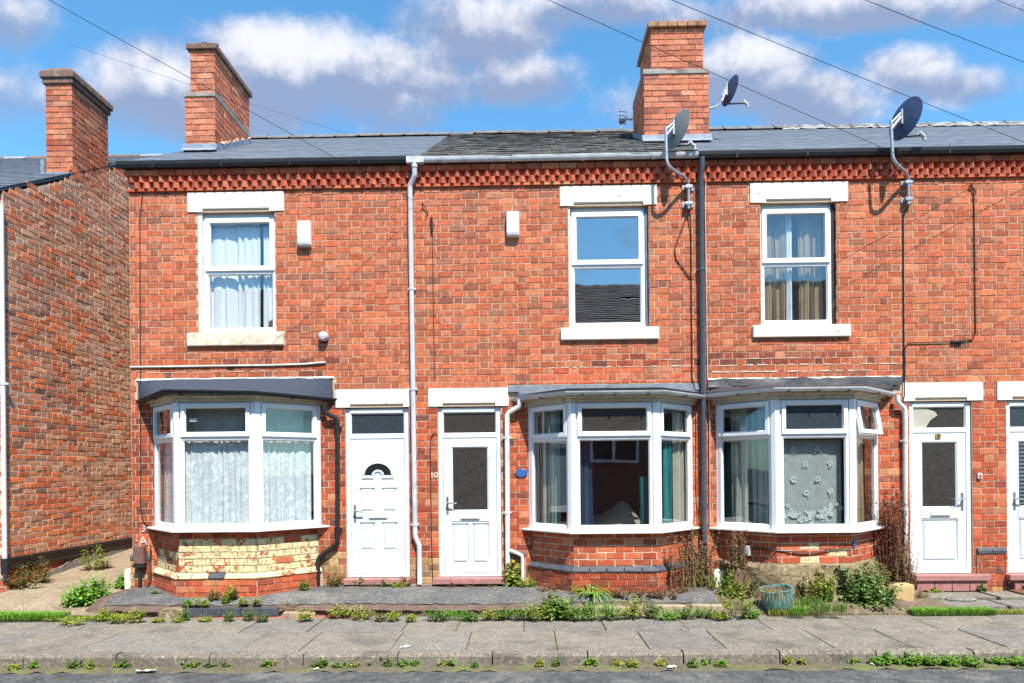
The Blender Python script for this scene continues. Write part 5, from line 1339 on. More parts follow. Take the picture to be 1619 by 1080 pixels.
def dish_body(t, dc, rd, yaw, mat, top, armlen):
    # bowl opens along local +Z, turned to face yaw (from +X) and tilted up
    aim = Vector((math.cos(yaw) * .97, math.sin(yaw) * .97, -.22)).normalized(); q = aim.to_track_quat('Z', 'Y').to_matrix().to_4x4()
    X = Matrix.Translation(dc) @ q
    n, rings = 28, 6; m = MB(X); rows = []
    for side in (0, 1):
        for i in range(rings + 1):
            r = rd * (i / rings) if side == 0 else rd * (1 - i / rings); z = .17 * r * r / rd - (.006 if side else 0) - .085 * rd
            rows.append([m.vert((r * .94 * math.cos(math.tau * j / n), r * 1.06 * math.sin(math.tau * j / n), z)) for j in range(n)])
    for i in range(len(rows) - 1):
        for j in range(n): m.face([rows[i][j], rows[i][(j + 1) % n], rows[i + 1][(j + 1) % n], rows[i + 1][j]])
    m.build('dish', mat, t, smooth=True, fix=False)
    bot = X @ Vector((0, -rd * .95, .05)); up_ = X @ Vector((0, rd * .95, 0))
    if (bot.z > up_.z): bot = X @ Vector((0, rd * .95, .05))
    foc = Vector(dc) + aim * armlen * .9 + Vector((0, 0, -rd * .42))
    back = Vector(dc) - aim * .05
    m = MB(); m.tube([back + Vector((0, 0, -.02)), Vector(bot) - aim * .03, foc], .011, 6); m.build('feed_arm', 'black_plastic', t, smooth=True)
    m = MB(); d_ = (Vector(dc) + Vector((0, 0, -.05)) - foc).normalized(); m.tube([foc - d_ * .03, foc + d_ * .035], .026, 10); m.tube([foc + d_ * .035, foc + d_ * .065], .034, 10); m.tube([foc - d_ * .02, foc - d_ * .02 + Vector((.02, 0, -.05))], .02, 8); m.build('receiver', 'pipe_grey', t, smooth=True)
    m = MB(); tp = Vector(top); m.tube([tp + Vector((0, 0, -.12)), back], .022, 6); m.tube([tp + Vector((0, 0, -.04)), back + Vector((0, 0, .05))], .016, 6)
    m.tube([back + Vector((0, -.01, .09)), back + Vector((0, -.012, -.10))], .016, 6); m.build('clamp', 'galvanised', t)
mounted_dish(2.203, 5.40, (1.86, -.33, 5.64), (1.855, -.33, 6.16), (2.00, -.29, 6.155), .245, math.radians(27), 'grey satellite dish on a bent pole in front of the tall chimney', 'dish_grey', armlen=.30)
mounted_dish(5.085, 5.41, (4.74, -.33, 5.64), (4.725, -.33, 6.19), (4.905, -.31, 6.225), .262, math.radians(20), 'dark blue satellite dish on a bent pole above the right eaves', 'dish_dark', armlen=.34)
t = thing('satellite_dish', (2.90, 1.8, 7.4), 'small dark satellite dish bracketed to the right side of the tall chimney', 'satellite dish'); m = MB(); m.tube([(2.90, 1.62, 7.38), (3.02, 1.60, 7.39), (3.10, 1.60, 7.45), (3.11, 1.60, 7.52)], .014, 8); m.build('mast', 'galvanised', t, smooth=True)
dish_body(t, (3.245, 1.62, 7.66), .225, math.radians(17), 'dish_dark', (3.12, 1.60, 7.60), .34)
def aerial(name, base, boom0, boom1, n, ln, label, mast=None):
    t = thing(name, base, label, 'aerial'); m = MB(); b0, b1 = Vector(boom0), Vector(boom1); d = (b1 - b0).normalized(); s = d.cross(Vector((0, 1, 0))).normalized() if abs(d.y) < .9 else Vector((1, 0, 0))
    m.tube([b0, b1], .012, 6)
    for i in range(n):
        c = b0.lerp(b1, (i + .3) / n); l = ln * (1 - .45 * i / n); e = (s * .75 + Vector((0, .65, 0))).normalized(); m.tube([c - e * l, c + e * l], .0055, 5)
    m.build('elements', 'black_plastic', t)
    if mast: m = MB(); m.tube(mast, .018, 8); m.build('mast', 'galvanised', t)
    return t
aerial('tv_aerial', (2.90, 2.3, 8.2), (2.85, 2.35, 8.52), (3.07, 2.35, 8.26), 6, .12, 'small comb aerial on the right side of the tall chimney', [(2.82, 2.35, 8.50), (2.87, 2.35, 8.50)])
ta = aerial('tv_aerial', (1.98, 4.9, 7.7), (2.06, 4.6, 8.74), (2.50, 4.6, 8.66), 8, .10, 'thin aerial standing behind the middle roof left of the tall chimney', [(1.98, 4.6, 7.6), (1.98, 4.6, 8.95)])
m = MB()
for z in (8.86, 8.78, 8.70, 8.62): m.tube([(1.93, 4.55, z), (2.10, 4.65, z + .03)], .007, 5)
m.box(1.94, 2.06, 4.55, 4.62, 8.66, 8.72); m.build('reflector', 'black_plastic', ta)

# overhead lines from a pole up the street, with sag
def overhead(a, b, sag, r, label, mat='cable_black'):
    a, b = Vector(a), Vector(b); pts = []
    for i in range(41):
        t_ = i / 40; p = a.lerp(b, t_); p.z -= sag * 4 * t_ * (1 - t_); pts.append(p)
    return wire('overhead_cable', pts, r, mat, label, 'cable', 'overhead service cables', 5)
POLE = (-8.9, -7.1, 7.62)
overhead(POLE, (-1.332, -.02, 5.318), .05, .003, 'overhead cable crossing the left sky to a hook by the grey downpipe')
overhead(POLE, (5.918, -.02, 5.456), .06, .003, 'overhead cable passing in front of the tall chimney and ending on the right wall')
overhead(POLE, (6.90, -.16, 5.80), .12, .0032, 'overhead cable sloping down behind the right-hand dark dish')
overhead((-8.9, -7.1, 7.7), (10.0, -.2, 5.55), .12, .003, 'overhead cable crossing the top right corner of the sky')
overhead((-8.9, -7.1, 7.8), (11.5, -.2, 5.6), .10, .0025, 'faint overhead cable nearest the right edge of the sky')
overhead((-12.0, 9.0, 13.2), (4.0, 12.0, 9.4), .2, .004, 'faint cable dropping behind the ridge of the middle roof', 'slate_blue_pipe')
def hook(x, z, label):
    t = thing('wall_hook', (x, 0, z), label, 'hook'); m = MB(); m.tube([(x, .005, z), (x, -.04, z), (x + .01, -.05, z + .02)], .008, 6); m.tube([(x, -.03, z), (x + .04, -.025, z - .04), (x + .07, -.02, z - .10), (x + .04, -.02, z - .16)], .006, 6); m.build('bracket', 'cable_black', t)
hook(-1.335, 5.33, 'small cable hook on brick just right of the grey downpipe'); hook(5.918, 5.46, 'small cable hook high on the wall at the right')
t = thing('splice_sleeve', (-1.215, 0, 4.95), 'short black cable sleeve hanging on brick by the grey downpipe', 'sleeve'); m = MB(); m.tube([(-1.22, -.022, 5.16), (-1.212, -.022, 4.97)], .017, 8); m.build('body', 'black_plastic', t)
wire('wall_cable', [(-5.12, -.012, 5.60), (-5.17, -.010, 5.2), (-5.18, -.010, 3.3), (-5.20, -.010, 1.3), (-5.16, -.010, 1.12), (-5.04, -.010, 1.0)], .006, 'cable_black', 'thin black cable running down the left corner of the facade')
wire('wall_cable', [(-1.21, -.012, 4.96), (-1.20, -.011, 3.0)], .0045, 'cable_brown', 'faint brown cable dropping down the brick between the doors')
wire('wall_cable', [(-1.155, -.014, 2.26), (-1.21, -.014, 2.27), (-1.255, -.014, 2.22), (-1.265, -.014, 2.10), (-1.262, -.014, .9), (-1.25, -.014, .30)], .0055, 'cable_black', 'thin cable looping into the frame of the door beside number 10')
wire('wall_cable', [(2.215, -.05, 5.20), (2.24, -.014, 4.9), (2.235, -.014, 2.98), (2.28, -.04, 2.75)], .008, 'cable_black', 'black cable beside the dark downpipe below the grey dish')
wire('wall_cable', [(2.19, -.05, 5.18), (2.12, -.014, 4.95), (2.02, -.014, 4.68), (2.04, -.014, 4.55), (2.225, -.014, 4.30)], .008, 'cable_brown', 'loose loop of cable on brick under the grey dish')
wire('wall_cable', [(2.45, -.02, 5.86), (2.43, -.02, 5.3), (2.44, -.014, 3.0), (2.46, -.03, 2.4), (2.45, -.02, 1.0)], .007, 'cable_pale', 'pale cable down the right side of the dark downpipe')
wire('wall_cable', [(5.085, -.03, 5.18), (5.04, -.014, 5.12), (5.035, -.014, 4.2), (5.03, -.014, 2.70), (5.0, -.02, 2.6)], .008, 'cable_black', 'black cable running straight down from the right dish mast')
wire('wall_cable', [(5.93, -.02, 5.46), (5.965, -.014, 5.36), (5.97, -.014, 3.52), (5.93, -.014, 3.43), (5.74, -.014, 3.405), (5.10, -.014, 3.395), (5.045, -.014, 3.34), (5.042, -.014, 2.9)], .007, 'cable_black', 'cable stepping down the right wall through a small black junction')
t = thing('junction_box', (5.72, 0, 3.40), 'small black cable junction on the right wall', 'junction box'); m = MB(); m.tube([(5.65, -.02, 3.40), (5.79, -.02, 3.405)], .022, 8); m.build('body', 'black_plastic', t, smooth=True)
wire('wall_cable', [(2.30, -.05, 2.80), (2.31, -.085, 2.3), (2.30, -.08, 1.6), (2.335, -.09, .9), (2.32, -.07, .5)], .007, 'cable_black', 'thin black cable strapped beside the lower dark downpipe')
fC = Plane(3.12, -.61, .96, 0)
wire('wall_cable', [(2.80, -.24, .73), (2.95, -.40, .735), (3.10, -.575, .725), (3.3, -.592, .715), (3.45, -.59, .685), (3.6, -.592, .70), (3.8, -.59, .735), (4.06, -.585, .745)], .008, 'cable_black', 'black cable sagging across the brick under the right bay')
t = thing('vent_cover', (2.86, -.30, .62), 'small white square cover on brick under the left of the right bay', 'vent'); pl = Plane(2.54, 0, .58, -.61)
m = MB(pl.mat()); m.box(.36, .49, -.045, .05, .635, .765); m.build('cover', 'pipe_grey', t, bevel=.01)
# numbers and plates
def text(body, size, loc, mat, parent, depth=.003, rot=(math.radians(90), 0, 0), name='digits'):
    cu = bpy.data.curves.new('txt', 'FONT'); cu.body = body; cu.size = size; cu.extrude = depth; cu.align_x = 'CENTER'; cu.align_y = 'CENTER'
    tmp = bpy.data.objects.new('txt', cu); COL.objects.link(tmp); dg = bpy.context.evaluated_depsgraph_get(); me = bpy.data.meshes.new_from_object(tmp.evaluated_get(dg)); bpy.data.objects.remove(tmp)
    me.transform(Matrix.Translation(loc) @ Matrix.Rotation(rot[1], 4, 'Y') @ Matrix.Rotation(rot[0], 4, 'X')); me.materials.clear(); me.materials.append(MAT[mat])
    o = bpy.data.objects.new(name, me); finish(o, parent); return o
t = thing('house_number', (-1.222, 0, 1.70), 'cream number 10 on the brick left of the middle glazed door', 'house number'); text('10', .105, (-1.222, -.006, 1.705), 'number_paint', t, .006)
t = thing('number_plate', (5.49, .03, 2.17), 'small brass plate with number 8 at the top of the right door', 'house number'); one('plate', 'brass', t, b=(5.458, 5.526, .024, .0365, 2.130, 2.190)); text('8', .062, (5.492, .0225, 2.160), 'black_plastic', t, .002)
t = thing('painted_mark', (-5.17, 0, .95), 'white painted 3 and A daubed on the left corner bricks', 'painted mark'); text('3', .13, (-5.165, -.004, 1.02), 'white_daub', t, .004); text('A', .17, (-5.17, -.004, .85), 'white_daub', t, .004, (math.radians(90), math.radians(-6), 0))
t = thing('wall_plaque', (-.05, 0, 1.72), 'blue oval plaque on brick between the middle door and its bay', 'plaque'); m = MB(Matrix.Translation((-.05, -.004, 1.723)) @ Matrix.Rotation(math.radians(90), 4, 'X'))
m.lathe([(.083, 0), (.083, .010), (.074, .014)], n=24, sy=.72); m.build('plate', 'enamel_blue', t, bevel=.002)
m = MB(Matrix.Translation((-.05, -.0185, 1.723)) @ Matrix.Rotation(math.radians(90), 4, 'X')); n = 24
for j in range(n):
    a, b = math.tau * j / n, math.tau * (j + 1) / n
    m.poly([(.066 * math.cos(a), .047 * math.sin(a), 0), (.066 * math.cos(b), .047 * math.sin(b), 0), (.062 * math.cos(b), .043 * math.sin(b), 0), (.062 * math.cos(a), .043 * math.sin(a), 0)])
m.build('rim_line', 'dish_dark', t, fix=False)
t = thing('wall_plaque', (4.10, -.55, .79), 'blue plate with clipped corners on brick under the right end of the right bay', 'plaque'); m = MB(Plane(4.08, -.61, .61, .61).mat())
m.prism([(.03, .755), (.12, .77), (.12, .84), (.10, .865), (.05, .86), (.03, .835)], .018, .030); m.build('plate', 'enamel_blue', t, bevel=.002)
t = thing('doorbell', (6.0, 0, 1.62), 'small brass and white doorbell on the brick right of the door with number 8', 'doorbell'); one('case', 'pipe_white', t, b=(5.975, 6.035, -.028, .002, 1.585, 1.665), bevel=.008); one('button', 'brass', t, b=(5.988, 6.022, -.034, -.026, 1.60, 1.65), bevel=.005)
t = thing('meter_box', (-5.16, 0, .4), 'small brown meter box with black foot on the left corner of the terrace', 'meter box'); m = MB(); m.box(-5.235, -5.095, -.14, -.046, .56, .80); m.build('cover', 'meter_brown', t, bevel=.01)
m = MB(); m.box(-5.25, -5.10, -.135, -.05, .515, .556); m.tube([(-5.17, -.09, .53), (-5.17, -.09, .20)], .022, 8); m.build('foot', 'black_plastic', t); m = MB(); m.tube([(-5.04, -.05, .80), (-5.045, -.055, .70), (-5.045, -.055, .36), (-5.08, -.08, .24)], .008, 6); m.build('lead_wire', 'cable_brown', t)
t = thing('white_block', (-5.38, .12, .2), 'white block half hidden behind the left corner of the terrace', 'block'); m = MB(); m.prism([(-5.47, .12), (-5.33, .12), (-5.33, .50), (-5.47, .46)], .05, .22); m.build('block', 'stone_white', t, bevel=.02)
one_rs = random.Random(3)
m = MB(); m.tube([(5.03, -.02, 2.5), (5.035, -.02, 1.0)], .005, 5); tag(m.build('wall_cable', 'cable_brown'), 'thin brown cable beside the white downpipe left of the right door', 'cable')

# ---------------------------------------------------------------- plants, pot, litter
def ground_at(u, v, z):
    """point of the ground at height z that the photograph shows at pixel (u, v)"""
    a = (u - 809.5) / F_PX; b = (745 - v) / F_PX; c, s = math.cos(RHO), math.sin(RHO); a0 = c * a + s * b; b0 = -s * a + c * b
    dx = math.cos(PSI) * a0 - math.sin(PSI); dy = math.sin(PSI) * a0 + math.cos(PSI); t_ = (z - H_CAM) / b0
    return dx * t_, dy * t_ - D_CAM
G_MID = [(.13, .25, .035), (.16, .30, .045), (.10, .19, .03)]
G_BRI = [(.18, .37, .035), (.23, .42, .05), (.13, .28, .035)]
G_YEL = [(.36, .39, .05), (.28, .35, .05), (.42, .41, .08), (.19, .28, .04)]
G_OLI = [(.18, .20, .05), (.23, .23, .065), (.14, .16, .045), (.28, .20, .075)]
G_DRK = [(.075, .15, .035), (.10, .19, .04), (.14, .24, .05), (.20, .28, .07)]
G_DRY = [(.36, .25, .14), (.27, .16, .09), (.42, .32, .18), (.20, .11, .07)]
G_RED = [(.25, .09, .055), (.18, .12, .05), (.30, .17, .08)]
def leaf(mb, p, d, ln, wd, col, droop=.5):
    d = d.normalized(); s = d.cross(Vector((0, 0, 1)))
    if s.length < .05: s = Vector((1, 0, 0))
    s.normalize(); up = s.cross(d)
    a = p + d * ln * .45 + up * ln * .06; tip = p + d * ln - Vector((0, 0, ln * droop * .5)) ; k = RN.uniform(.75, 1.25)
    mb.cur = (col[0] * k, col[1] * k, col[2] * k, 1)
    v = [mb.vert(q) for q in (p, a + s * wd - up * wd * .25, tip, a - s * wd - up * wd * .25, a)]
    mb.face([v[0], v[1], v[4]]); mb.face([v[1], v[2], v[4]]); mb.face([v[2], v[3], v[4]]); mb.face([v[3], v[0], v[4]])
def stem(mb, a, b, r, col):
    mb.cur = (*col, 1); d = (b - a).normalized(); s = d.cross(Vector((0, 1, 0.01))).normalized() * r; t_ = d.cross(s).normalized() * r
    q = [mb.vert(a + s), mb.vert(a - s * .5 + t_ * .87), mb.vert(a - s * .5 - t_ * .87), mb.vert(b)]
    for i in range(3): mb.face([q[i], q[(i + 1) % 3], q[3]])
def grow(fol, stm, kind, x, y, z, w, h, cols, dens=1.0):
    U = RN.uniform; c = Vector((x, y, z))
    if kind == 'rosette':
        for i in range(int(16 * dens)):
            a = U(0, math.tau); e = U(.25, 1.2); d = Vector((math.cos(a) * math.cos(e), math.sin(a) * math.cos(e), math.sin(e)))
            p = c + Vector((U(-.2, .2) * w, U(-.2, .2) * w, 0)); L_ = U(.55, 1.0) * (h * math.sin(e) + w * .5 * math.cos(e))
            for k in range(3):     # toothed blade out of three leaflets
                q = p + d * L_ * (.18 + .28 * k) - Vector((0, 0, .05 * k * k * L_ * .3)); sd = d.cross(Vector((0, 0, 1))).normalized()
                leaf(fol, q, d + sd * U(-.5, .5), L_ * .46, L_ * .085, RN.choice(cols), .6); leaf(fol, q, d + sd * U(.5, .9) * RN.choice((-1, 1)), L_ * .28, L_ * .05, RN.choice(cols), .4)
            stem(stm, p, p + d * L_ * .7, .0025, (.16, .17, .06))
    elif kind == 'mound':
        for i in range(int(10 * dens)):
            a = U(0, math.tau); r_ = math.sqrt(U(0, 1)); tip = c + Vector((math.cos(a) * r_ * w * .5, math.sin(a) * r_ * w * .35, h * (U(.45, 1.0) * (1 - .45 * r_ * r_))))
            b0 = c + Vector((math.cos(a) * r_ * w * .2, math.sin(a) * r_ * w * .15, 0)); stem(stm, b0, tip, .0022, (.15, .14, .06)); col = RN.choice(cols)
            for k in range(int(13)):
                t_ = U(.2, 1.0); p = b0.lerp(tip, t_); b = U(0, math.tau); e = U(-.2, .9); ln = U(.016, .034) * (1.15 - .35 * t_) * (1 + h)
                leaf(fol, p, Vector((math.cos(b) * math.cos(e), math.sin(b) * math.cos(e), math.sin(e))), ln, ln * U(.26, .42), col if RN.random() < .7 else RN.choice(cols), .4)
    elif kind == 'grass':
        for i in range(int(46 * dens)):
            p = c + Vector((U(-.5, .5) * w, U(-.32, .32) * min(w, .14), 0)); a = U(0, math.tau); L_ = h * U(.5, 1.1); d = Vector((math.cos(a) * .45, math.sin(a) * .45, 1)); leaf(fol, p, d, L_, .0038, RN.choice(cols), .6)
    elif kind == 'dry':
        for i in range(int(20 * dens)):
            p = c + Vector((U(-.3, .3) * w, U(-.2, .2) * w, 0)); a = U(0, math.tau); lean = U(0, .30) * w; tip = p + Vector((math.cos(a) * lean, math.sin(a) * lean * .6, h * U(.55, 1.0)))
            stem(stm, p, tip, .0055, RN.choice(cols)); n = int(26)
            for k in range(n):
                t_ = U(.35, 1.0); q = p.lerp(tip, t_); b = U(0, math.tau)
                leaf(fol, q, Vector((math.cos(b), math.sin(b), U(-.3, .8))), U(.018, .042), U(.006, .013), RN.choice(cols), .3)
    elif kind == 'broad':
        for i in range(int(30 * dens)):
            a = U(0, math.tau); r_ = math.sqrt(U(0, 1)); tip = c + Vector((math.cos(a) * r_ * w * .5, math.sin(a) * r_ * w * .35, h * U(.25, 1.0) * (1 - .4 * r_ * r_))); b0 = c + Vector((math.cos(a) * r_ * w * .18, math.sin(a) * r_ * w * .12, 0))
            stem(stm, b0, tip, .0035, (.14, .15, .05))
            for k in range(6):
                t_ = U(.35, 1.0); p = b0.lerp(tip, t_); b = U(0, math.tau); e = U(-.4, .7); ln = U(.035, .075)
                leaf(fol, p, Vector((math.cos(b) * math.cos(e), math.sin(b) * math.cos(e), math.sin(e))), ln, ln * U(.28, .42), RN.choice(cols), .7)
    elif kind == 'arch':
        for i in range(int(26 * dens)):
            a = U(0, math.tau); d = Vector((math.cos(a), math.sin(a) * .8 - .1, U(.6, 1.6))); p = c.copy(); L_ = U(.7, 1.0) * w * .6
            for k in range(3):
                leaf(fol, p, d, L_ * .42, L_ * .045 * (1 - .2 * k), RN.choice(cols), .5); p = p + d.normalized() * L_ * .36; d.z -= .7
COUNT = {}
WORDS = 'first second third fourth fifth sixth seventh eighth ninth tenth eleventh twelfth thirteenth fourteenth fifteenth sixteenth seventeenth eighteenth nineteenth twentieth'.split()
def ordinal(label, u):
    """rows of look-alike weeds are told apart by their place in the row"""
    if '#' not in label: return label
    COUNT[label] = COUNT.get(label, 0) + 1; n = COUNT[label]
    tens = {2: 'twenty', 3: 'thirty', 4: 'forty'}
    w_ = WORDS[n - 1] if n <= 20 else (tens[n // 10] + '-' + WORDS[n % 10 - 1] if n % 10 else {30: 'thirtieth', 40: 'fortieth'}[n])
    return label.replace('#', w_)
def wall_limit(x):
    """farthest back a plant can root: just in front of wall or bay"""
    y = -.10
    if x < -5.4: return 9.0
    for h in (HOUSES['A'], HOUSES['B'], HOUSES['C']):
        xl, cl, cr, xr, p = h['bay']
        if xl - .1 < x < xr + .1:
            t_ = min(1.0, max(0.0, (x - xl + .1) / (cl - xl)), max(0.0, (xr + .1 - x) / (xr - cr))); y = min(y, -p * t_ - .10)
    return y
def plant(kind, u, v, z, wpx, hpx, cols, label, group=None, dens=1.0, name='weed', cat='weed', dy=0.0, zf=None):
    x, y = ground_at(u, v, z)
    if zf:
        for _ in range(8): z = zf(x, y); x, y = ground_at(u, v, z)
    y = min(y + dy, wall_limit(x)); d = D_CAM + y; s = d / F_PX; fol, stm = MB(), MB()
    grow(fol, stm, kind, x, y, z, wpx * s * 1.2, hpx * s * 1.25, cols, dens * 1.6)
    label = ordinal(label, u)
    root = thing(name, (x, y, z), label, cat, group)
    fol.build('foliage', 'leaf', root, fix=False)
    if stm.f: stm.build('stem', 'leaf', root, fix=False)
    return root
GP_K = 'weeds in the road gutter along the kerb'; GP_Y = 'weeds along the front edge of the forecourt'; GP_T = 'small tufts growing on the tarmac forecourt'; GP_D = 'weeds along the foot of the house walls'
# passage and left
plant('mound', 38, 930, .17, 62, 36, G_OLI, 'olive weed against the gable wall nearest the left edge', zf=path_z, dens=2.6)
plant('mound', 64, 922, .18, 42, 44, G_OLI, 'taller olive weed beside it at the foot of the gable wall', zf=path_z, dens=2.0)
plant('mound', 147, 902, .24, 44, 40, G_YEL, 'bright weed against the gable wall halfway along the passage', zf=path_z, dens=2.4)
plant('mound', 168, 899, .25, 24, 24, G_OLI, 'small weed right of the bright one in the passage', zf=path_z, dens=1.2)
plant('broad', 126, 962, .06, 54, 38, G_BRI, 'large green dandelion clump at the mouth of the passage, left half', dens=2.4)
plant('broad', 149, 956, .07, 48, 48, G_BRI, 'large green dandelion clump at the mouth of the passage, right half', dens=2.4)
plant('broad', 200, 934, .15, 36, 30, G_BRI, 'green dandelion clump beside the brown meter box', dens=1.5)
def grass_strip(name, x0, x1, y0, y1, z, n, h, cols, label):
    m = MB()
    for i in range(n):
        p = Vector((RN.uniform(x0, x1), RN.uniform(y0, y1), z)); a = RN.uniform(0, math.tau); leaf(m, p, Vector((math.cos(a) * .5, math.sin(a) * .5, 1)), h * RN.uniform(.4, 1.1), .0042, RN.choice(cols), .6)
    return tag(m.build(name, 'leaf', fix=False), label, 'grass', kind='stuff')
grass_strip('grass', -7.2, -5.55, -1.14, -.93, .02, 4200, .15, G_BRI, 'strip of bright grass in front of the passage')
grass_strip('grass', -5.75, -4.7, -1.16, -.93, .02, 2200, .075, G_YEL, 'yellow-green ground cover left of the edging bricks')
for (u, v, w_, h_, c_) in sorted(((165, 980, 30, 22, G_YEL), (188, 984, 34, 16, G_YEL), (215, 984, 26, 28, G_YEL), (233, 968, 22, 16, G_MID), (160, 972, 40, 14, G_BRI), (110, 988, 46, 12, G_YEL)), key=lambda q: q[0]):
    plant('mound', u, v, .01, w_, h_, c_, '# low weed from the left between the passage mouth and the edging bricks', 'low weeds left of the edging bricks', 1.6)
for (u, v, w_, h_, c_) in sorted(((296, 958, 14, 12, G_BRI), (317, 958, 28, 18, G_YEL), (359, 955, 14, 14, G_MID), (384, 957, 18, 13, G_YEL), (405, 957, 16, 13, G_YEL)), key=lambda q: q[0]):
    plant('mound', u, v, .14, w_, h_, c_, '# green tuft from the left on the tarmac before the left bay', GP_T, 1.3)
for (u, v, w_, h_, c_, z) in sorted(((274, 936, 18, 16, G_MID, .17), (363, 940, 24, 18, G_OLI, .17), (400, 932, 22, 26, G_YEL, .18), (434, 918, 14, 18, G_OLI, .2)), key=lambda q: q[0]):
    plant('mound', u, v, z, w_, h_, c_, '# small weed from the left at the foot of the left bay', 'weeds at the foot of the left bay', 1.4)
for (u, v, w_, h_, c_) in sorted(((293, 982, 18, 22, G_MID), (362, 983, 20, 18, G_DRK), (394, 982, 24, 20, G_DRK), (325, 983, 22, 10, G_YEL), (415, 984, 26, 16, G_DRK), (250, 984, 22, 8, G_YEL), (282, 984, 24, 8, G_YEL)), key=lambda q: q[0]):
    plant('mound', u, v, .0, w_, h_, c_, '# small weed from the left under the dark blue edging bricks', 'weeds under the blue edging bricks', 1.3)
for (u, v, w_, h_, c_) in sorted(((455, 972, 36, 22, G_YEL), (482, 982, 26, 22, G_YEL), (498, 969, 22, 18, G_YEL), (520, 969, 20, 18, G_YEL), (540, 976, 46, 24, G_YEL), (572, 979, 40, 22, G_YEL), (600, 981, 24, 10, G_OLI), (625, 981, 26, 16, G_YEL), (650, 982, 20, 12, G_YEL)), key=lambda q: q[0]):
    plant('mound', u, v, .01, w_, h_, c_, '# yellow-green weed from the left on the pavement edge before the panelled door', 'yellow-green weeds before the panelled door', 1.8)
for (u, v, w_, h_, c_, k) in sorted(((690, 981, 40, 22, G_MID, 'mound'), (722, 980, 36, 20, G_BRI, 'grass'), (745, 981, 30, 14, G_MID, 'mound'), (775, 980, 34, 20, G_YEL, 'mound'), (800, 979, 36, 20, G_MID, 'mound'),
                              (826, 980, 44, 26, G_MID, 'mound'), (850, 981, 44, 32, G_YEL, 'mound'), (880, 978, 48, 34, G_MID, 'broad'), (912, 980, 40, 24, G_MID, 'mound'), (936, 980, 44, 30, G_BRI, 'mound'), (965, 979, 40, 34, G_BRI, 'mound'),
                              (1000, 978, 42, 38, G_YEL, 'mound'), (1030, 977, 34, 26, G_DRK, 'mound'), (1055, 979, 40, 14, G_BRI, 'mound'), (1085, 977, 44, 18, G_MID, 'mound'), (1115, 976, 40, 18, G_MID, 'mound'), (1140, 979, 34, 14, G_YEL, 'mound')), key=lambda q: q[0]):
    plant(k, u, v, .01, w_, h_, c_, '# green weed from the left along the forecourt edge before the middle house', GP_Y, 2.4)
plant('mound', 870, 958, .12, 28, 26, G_OLI, 'olive weed spilling over the tarmac edge before the middle bay', dens=1.8)
# feet of the walls
for (u, v, w_, h_, c_, z) in sorted(((538, 925, 30, 36, G_OLI, .2), (512, 919, 20, 22, G_MID, .21), (572, 929, 18, 20, G_MID, .2), (588, 930, 22, 10, G_OLI, .2), (612, 929, 18, 18, G_MID, .2), (630, 934, 22, 18, G_YEL, .19), (644, 926, 20, 26, G_OLI, .2)), key=lambda q: q[0]):
    plant('mound', u, v, z, w_, h_, c_, '# weed from the left at the foot of the panelled door', 'weeds at the panelled door', 1.5)
for (u, v, w_, h_, c_) in sorted(((712, 926, 22, 14, G_RED), (770, 930, 30, 8, G_OLI), (745, 930, 28, 7, G_OLI)), key=lambda q: q[0]):
    plant('mound', u, v, .2, w_, h_, c_, '# low reddish weed from the left under the middle door step', 'weeds under the middle step', 1.4)
plant('broad', 812, 930, .19, 30, 46, G_YEL, 'weed climbing beside the white downpipe of the middle house', dens=1.3)
plant('mound', 832, 930, .19, 28, 24, G_BRI, 'green weed right of the white downpipe of the middle house', dens=1.6)
plant('mound', 864, 924, .2, 36, 14, G_RED, 'low reddish weed at the left cheek of the middle bay', dens=1.4)
plant('arch', 930, 936, .17, 62, 40, G_BRI, 'arching green weed in front of the middle bay plinth', dens=1.5)
for (u, w_) in ((972, 40), (1005, 46), (1040, 42), (1062, 36)):
    plant('mound', u, 931, .17, w_, 16, G_RED, '# low reddish weed from the left along the middle bay plinth', 'reddish weeds along the middle bay', 1.8)
plant('dry', 1060, 925, .18, 60, 80, G_DRY, 'dry brown stalks in front of the right end of the middle bay', dens=.7)
plant('dry', 1095, 925, .18, 60, 90, G_DRY, 'dry brown stalks left of the dark downpipe', dens=1.2)
plant('dry', 1130, 915, .18, 34, 86, G_DRY, 'dry shrivelled shrub wrapped round the foot of the dark downpipe', dens=1.6)
plant('mound', 1090, 925, .18, 60, 40, G_OLI, 'olive undergrowth below the dry stalks by the dark downpipe', dens=2.4)
plant('mound', 1120, 932, .17, 40, 34, G_YEL, 'yellow-green undergrowth right below the dark downpipe', dens=2.0)
for (u, v, w_, h_, c_, k) in sorted(((1150, 945, 50, 50, G_YEL, 'mound'), (1178, 945, 56, 44, G_OLI, 'mound'), (1165, 965, 60, 36, G_YEL, 'mound'), (1185, 978, 36, 22, G_BRI, 'mound'), (1140, 925, 30, 30, G_MID, 'mound')), key=lambda q: q[0]):
    plant(k, u, v, .08, w_, h_, c_, '# tangled weed from the left in the patch left of the teal tub', 'tangle of weeds left of the teal tub', 2.4, zf=soil_z)
for (u, v, w_, h_, c_, k) in sorted(((1262, 945, 34, 44, G_OLI, 'mound'), (1284, 940, 36, 52, G_YEL, 'mound'), (1283, 975, 40, 44, G_MID, 'grass'), (1240, 975, 44, 20, G_YEL, 'grass'), (1316, 972, 36, 28, G_MID, 'grass'), (1302, 945, 14, 30, G_MID, 'mound'), (1265, 972, 24, 20, G_BRI, 'grass')), key=lambda q: q[0]):
    plant(k, u, v, .05, w_, h_, c_, '# weed from the left between the teal tub and the dark bush', 'weeds right of the teal tub', 2.0, zf=soil_z)
plant('broad', 1352, 950, .07, 70, 66, G_DRK, 'dark leafy bush in front of the right bay, upper part', dens=2.2, zf=soil_z)
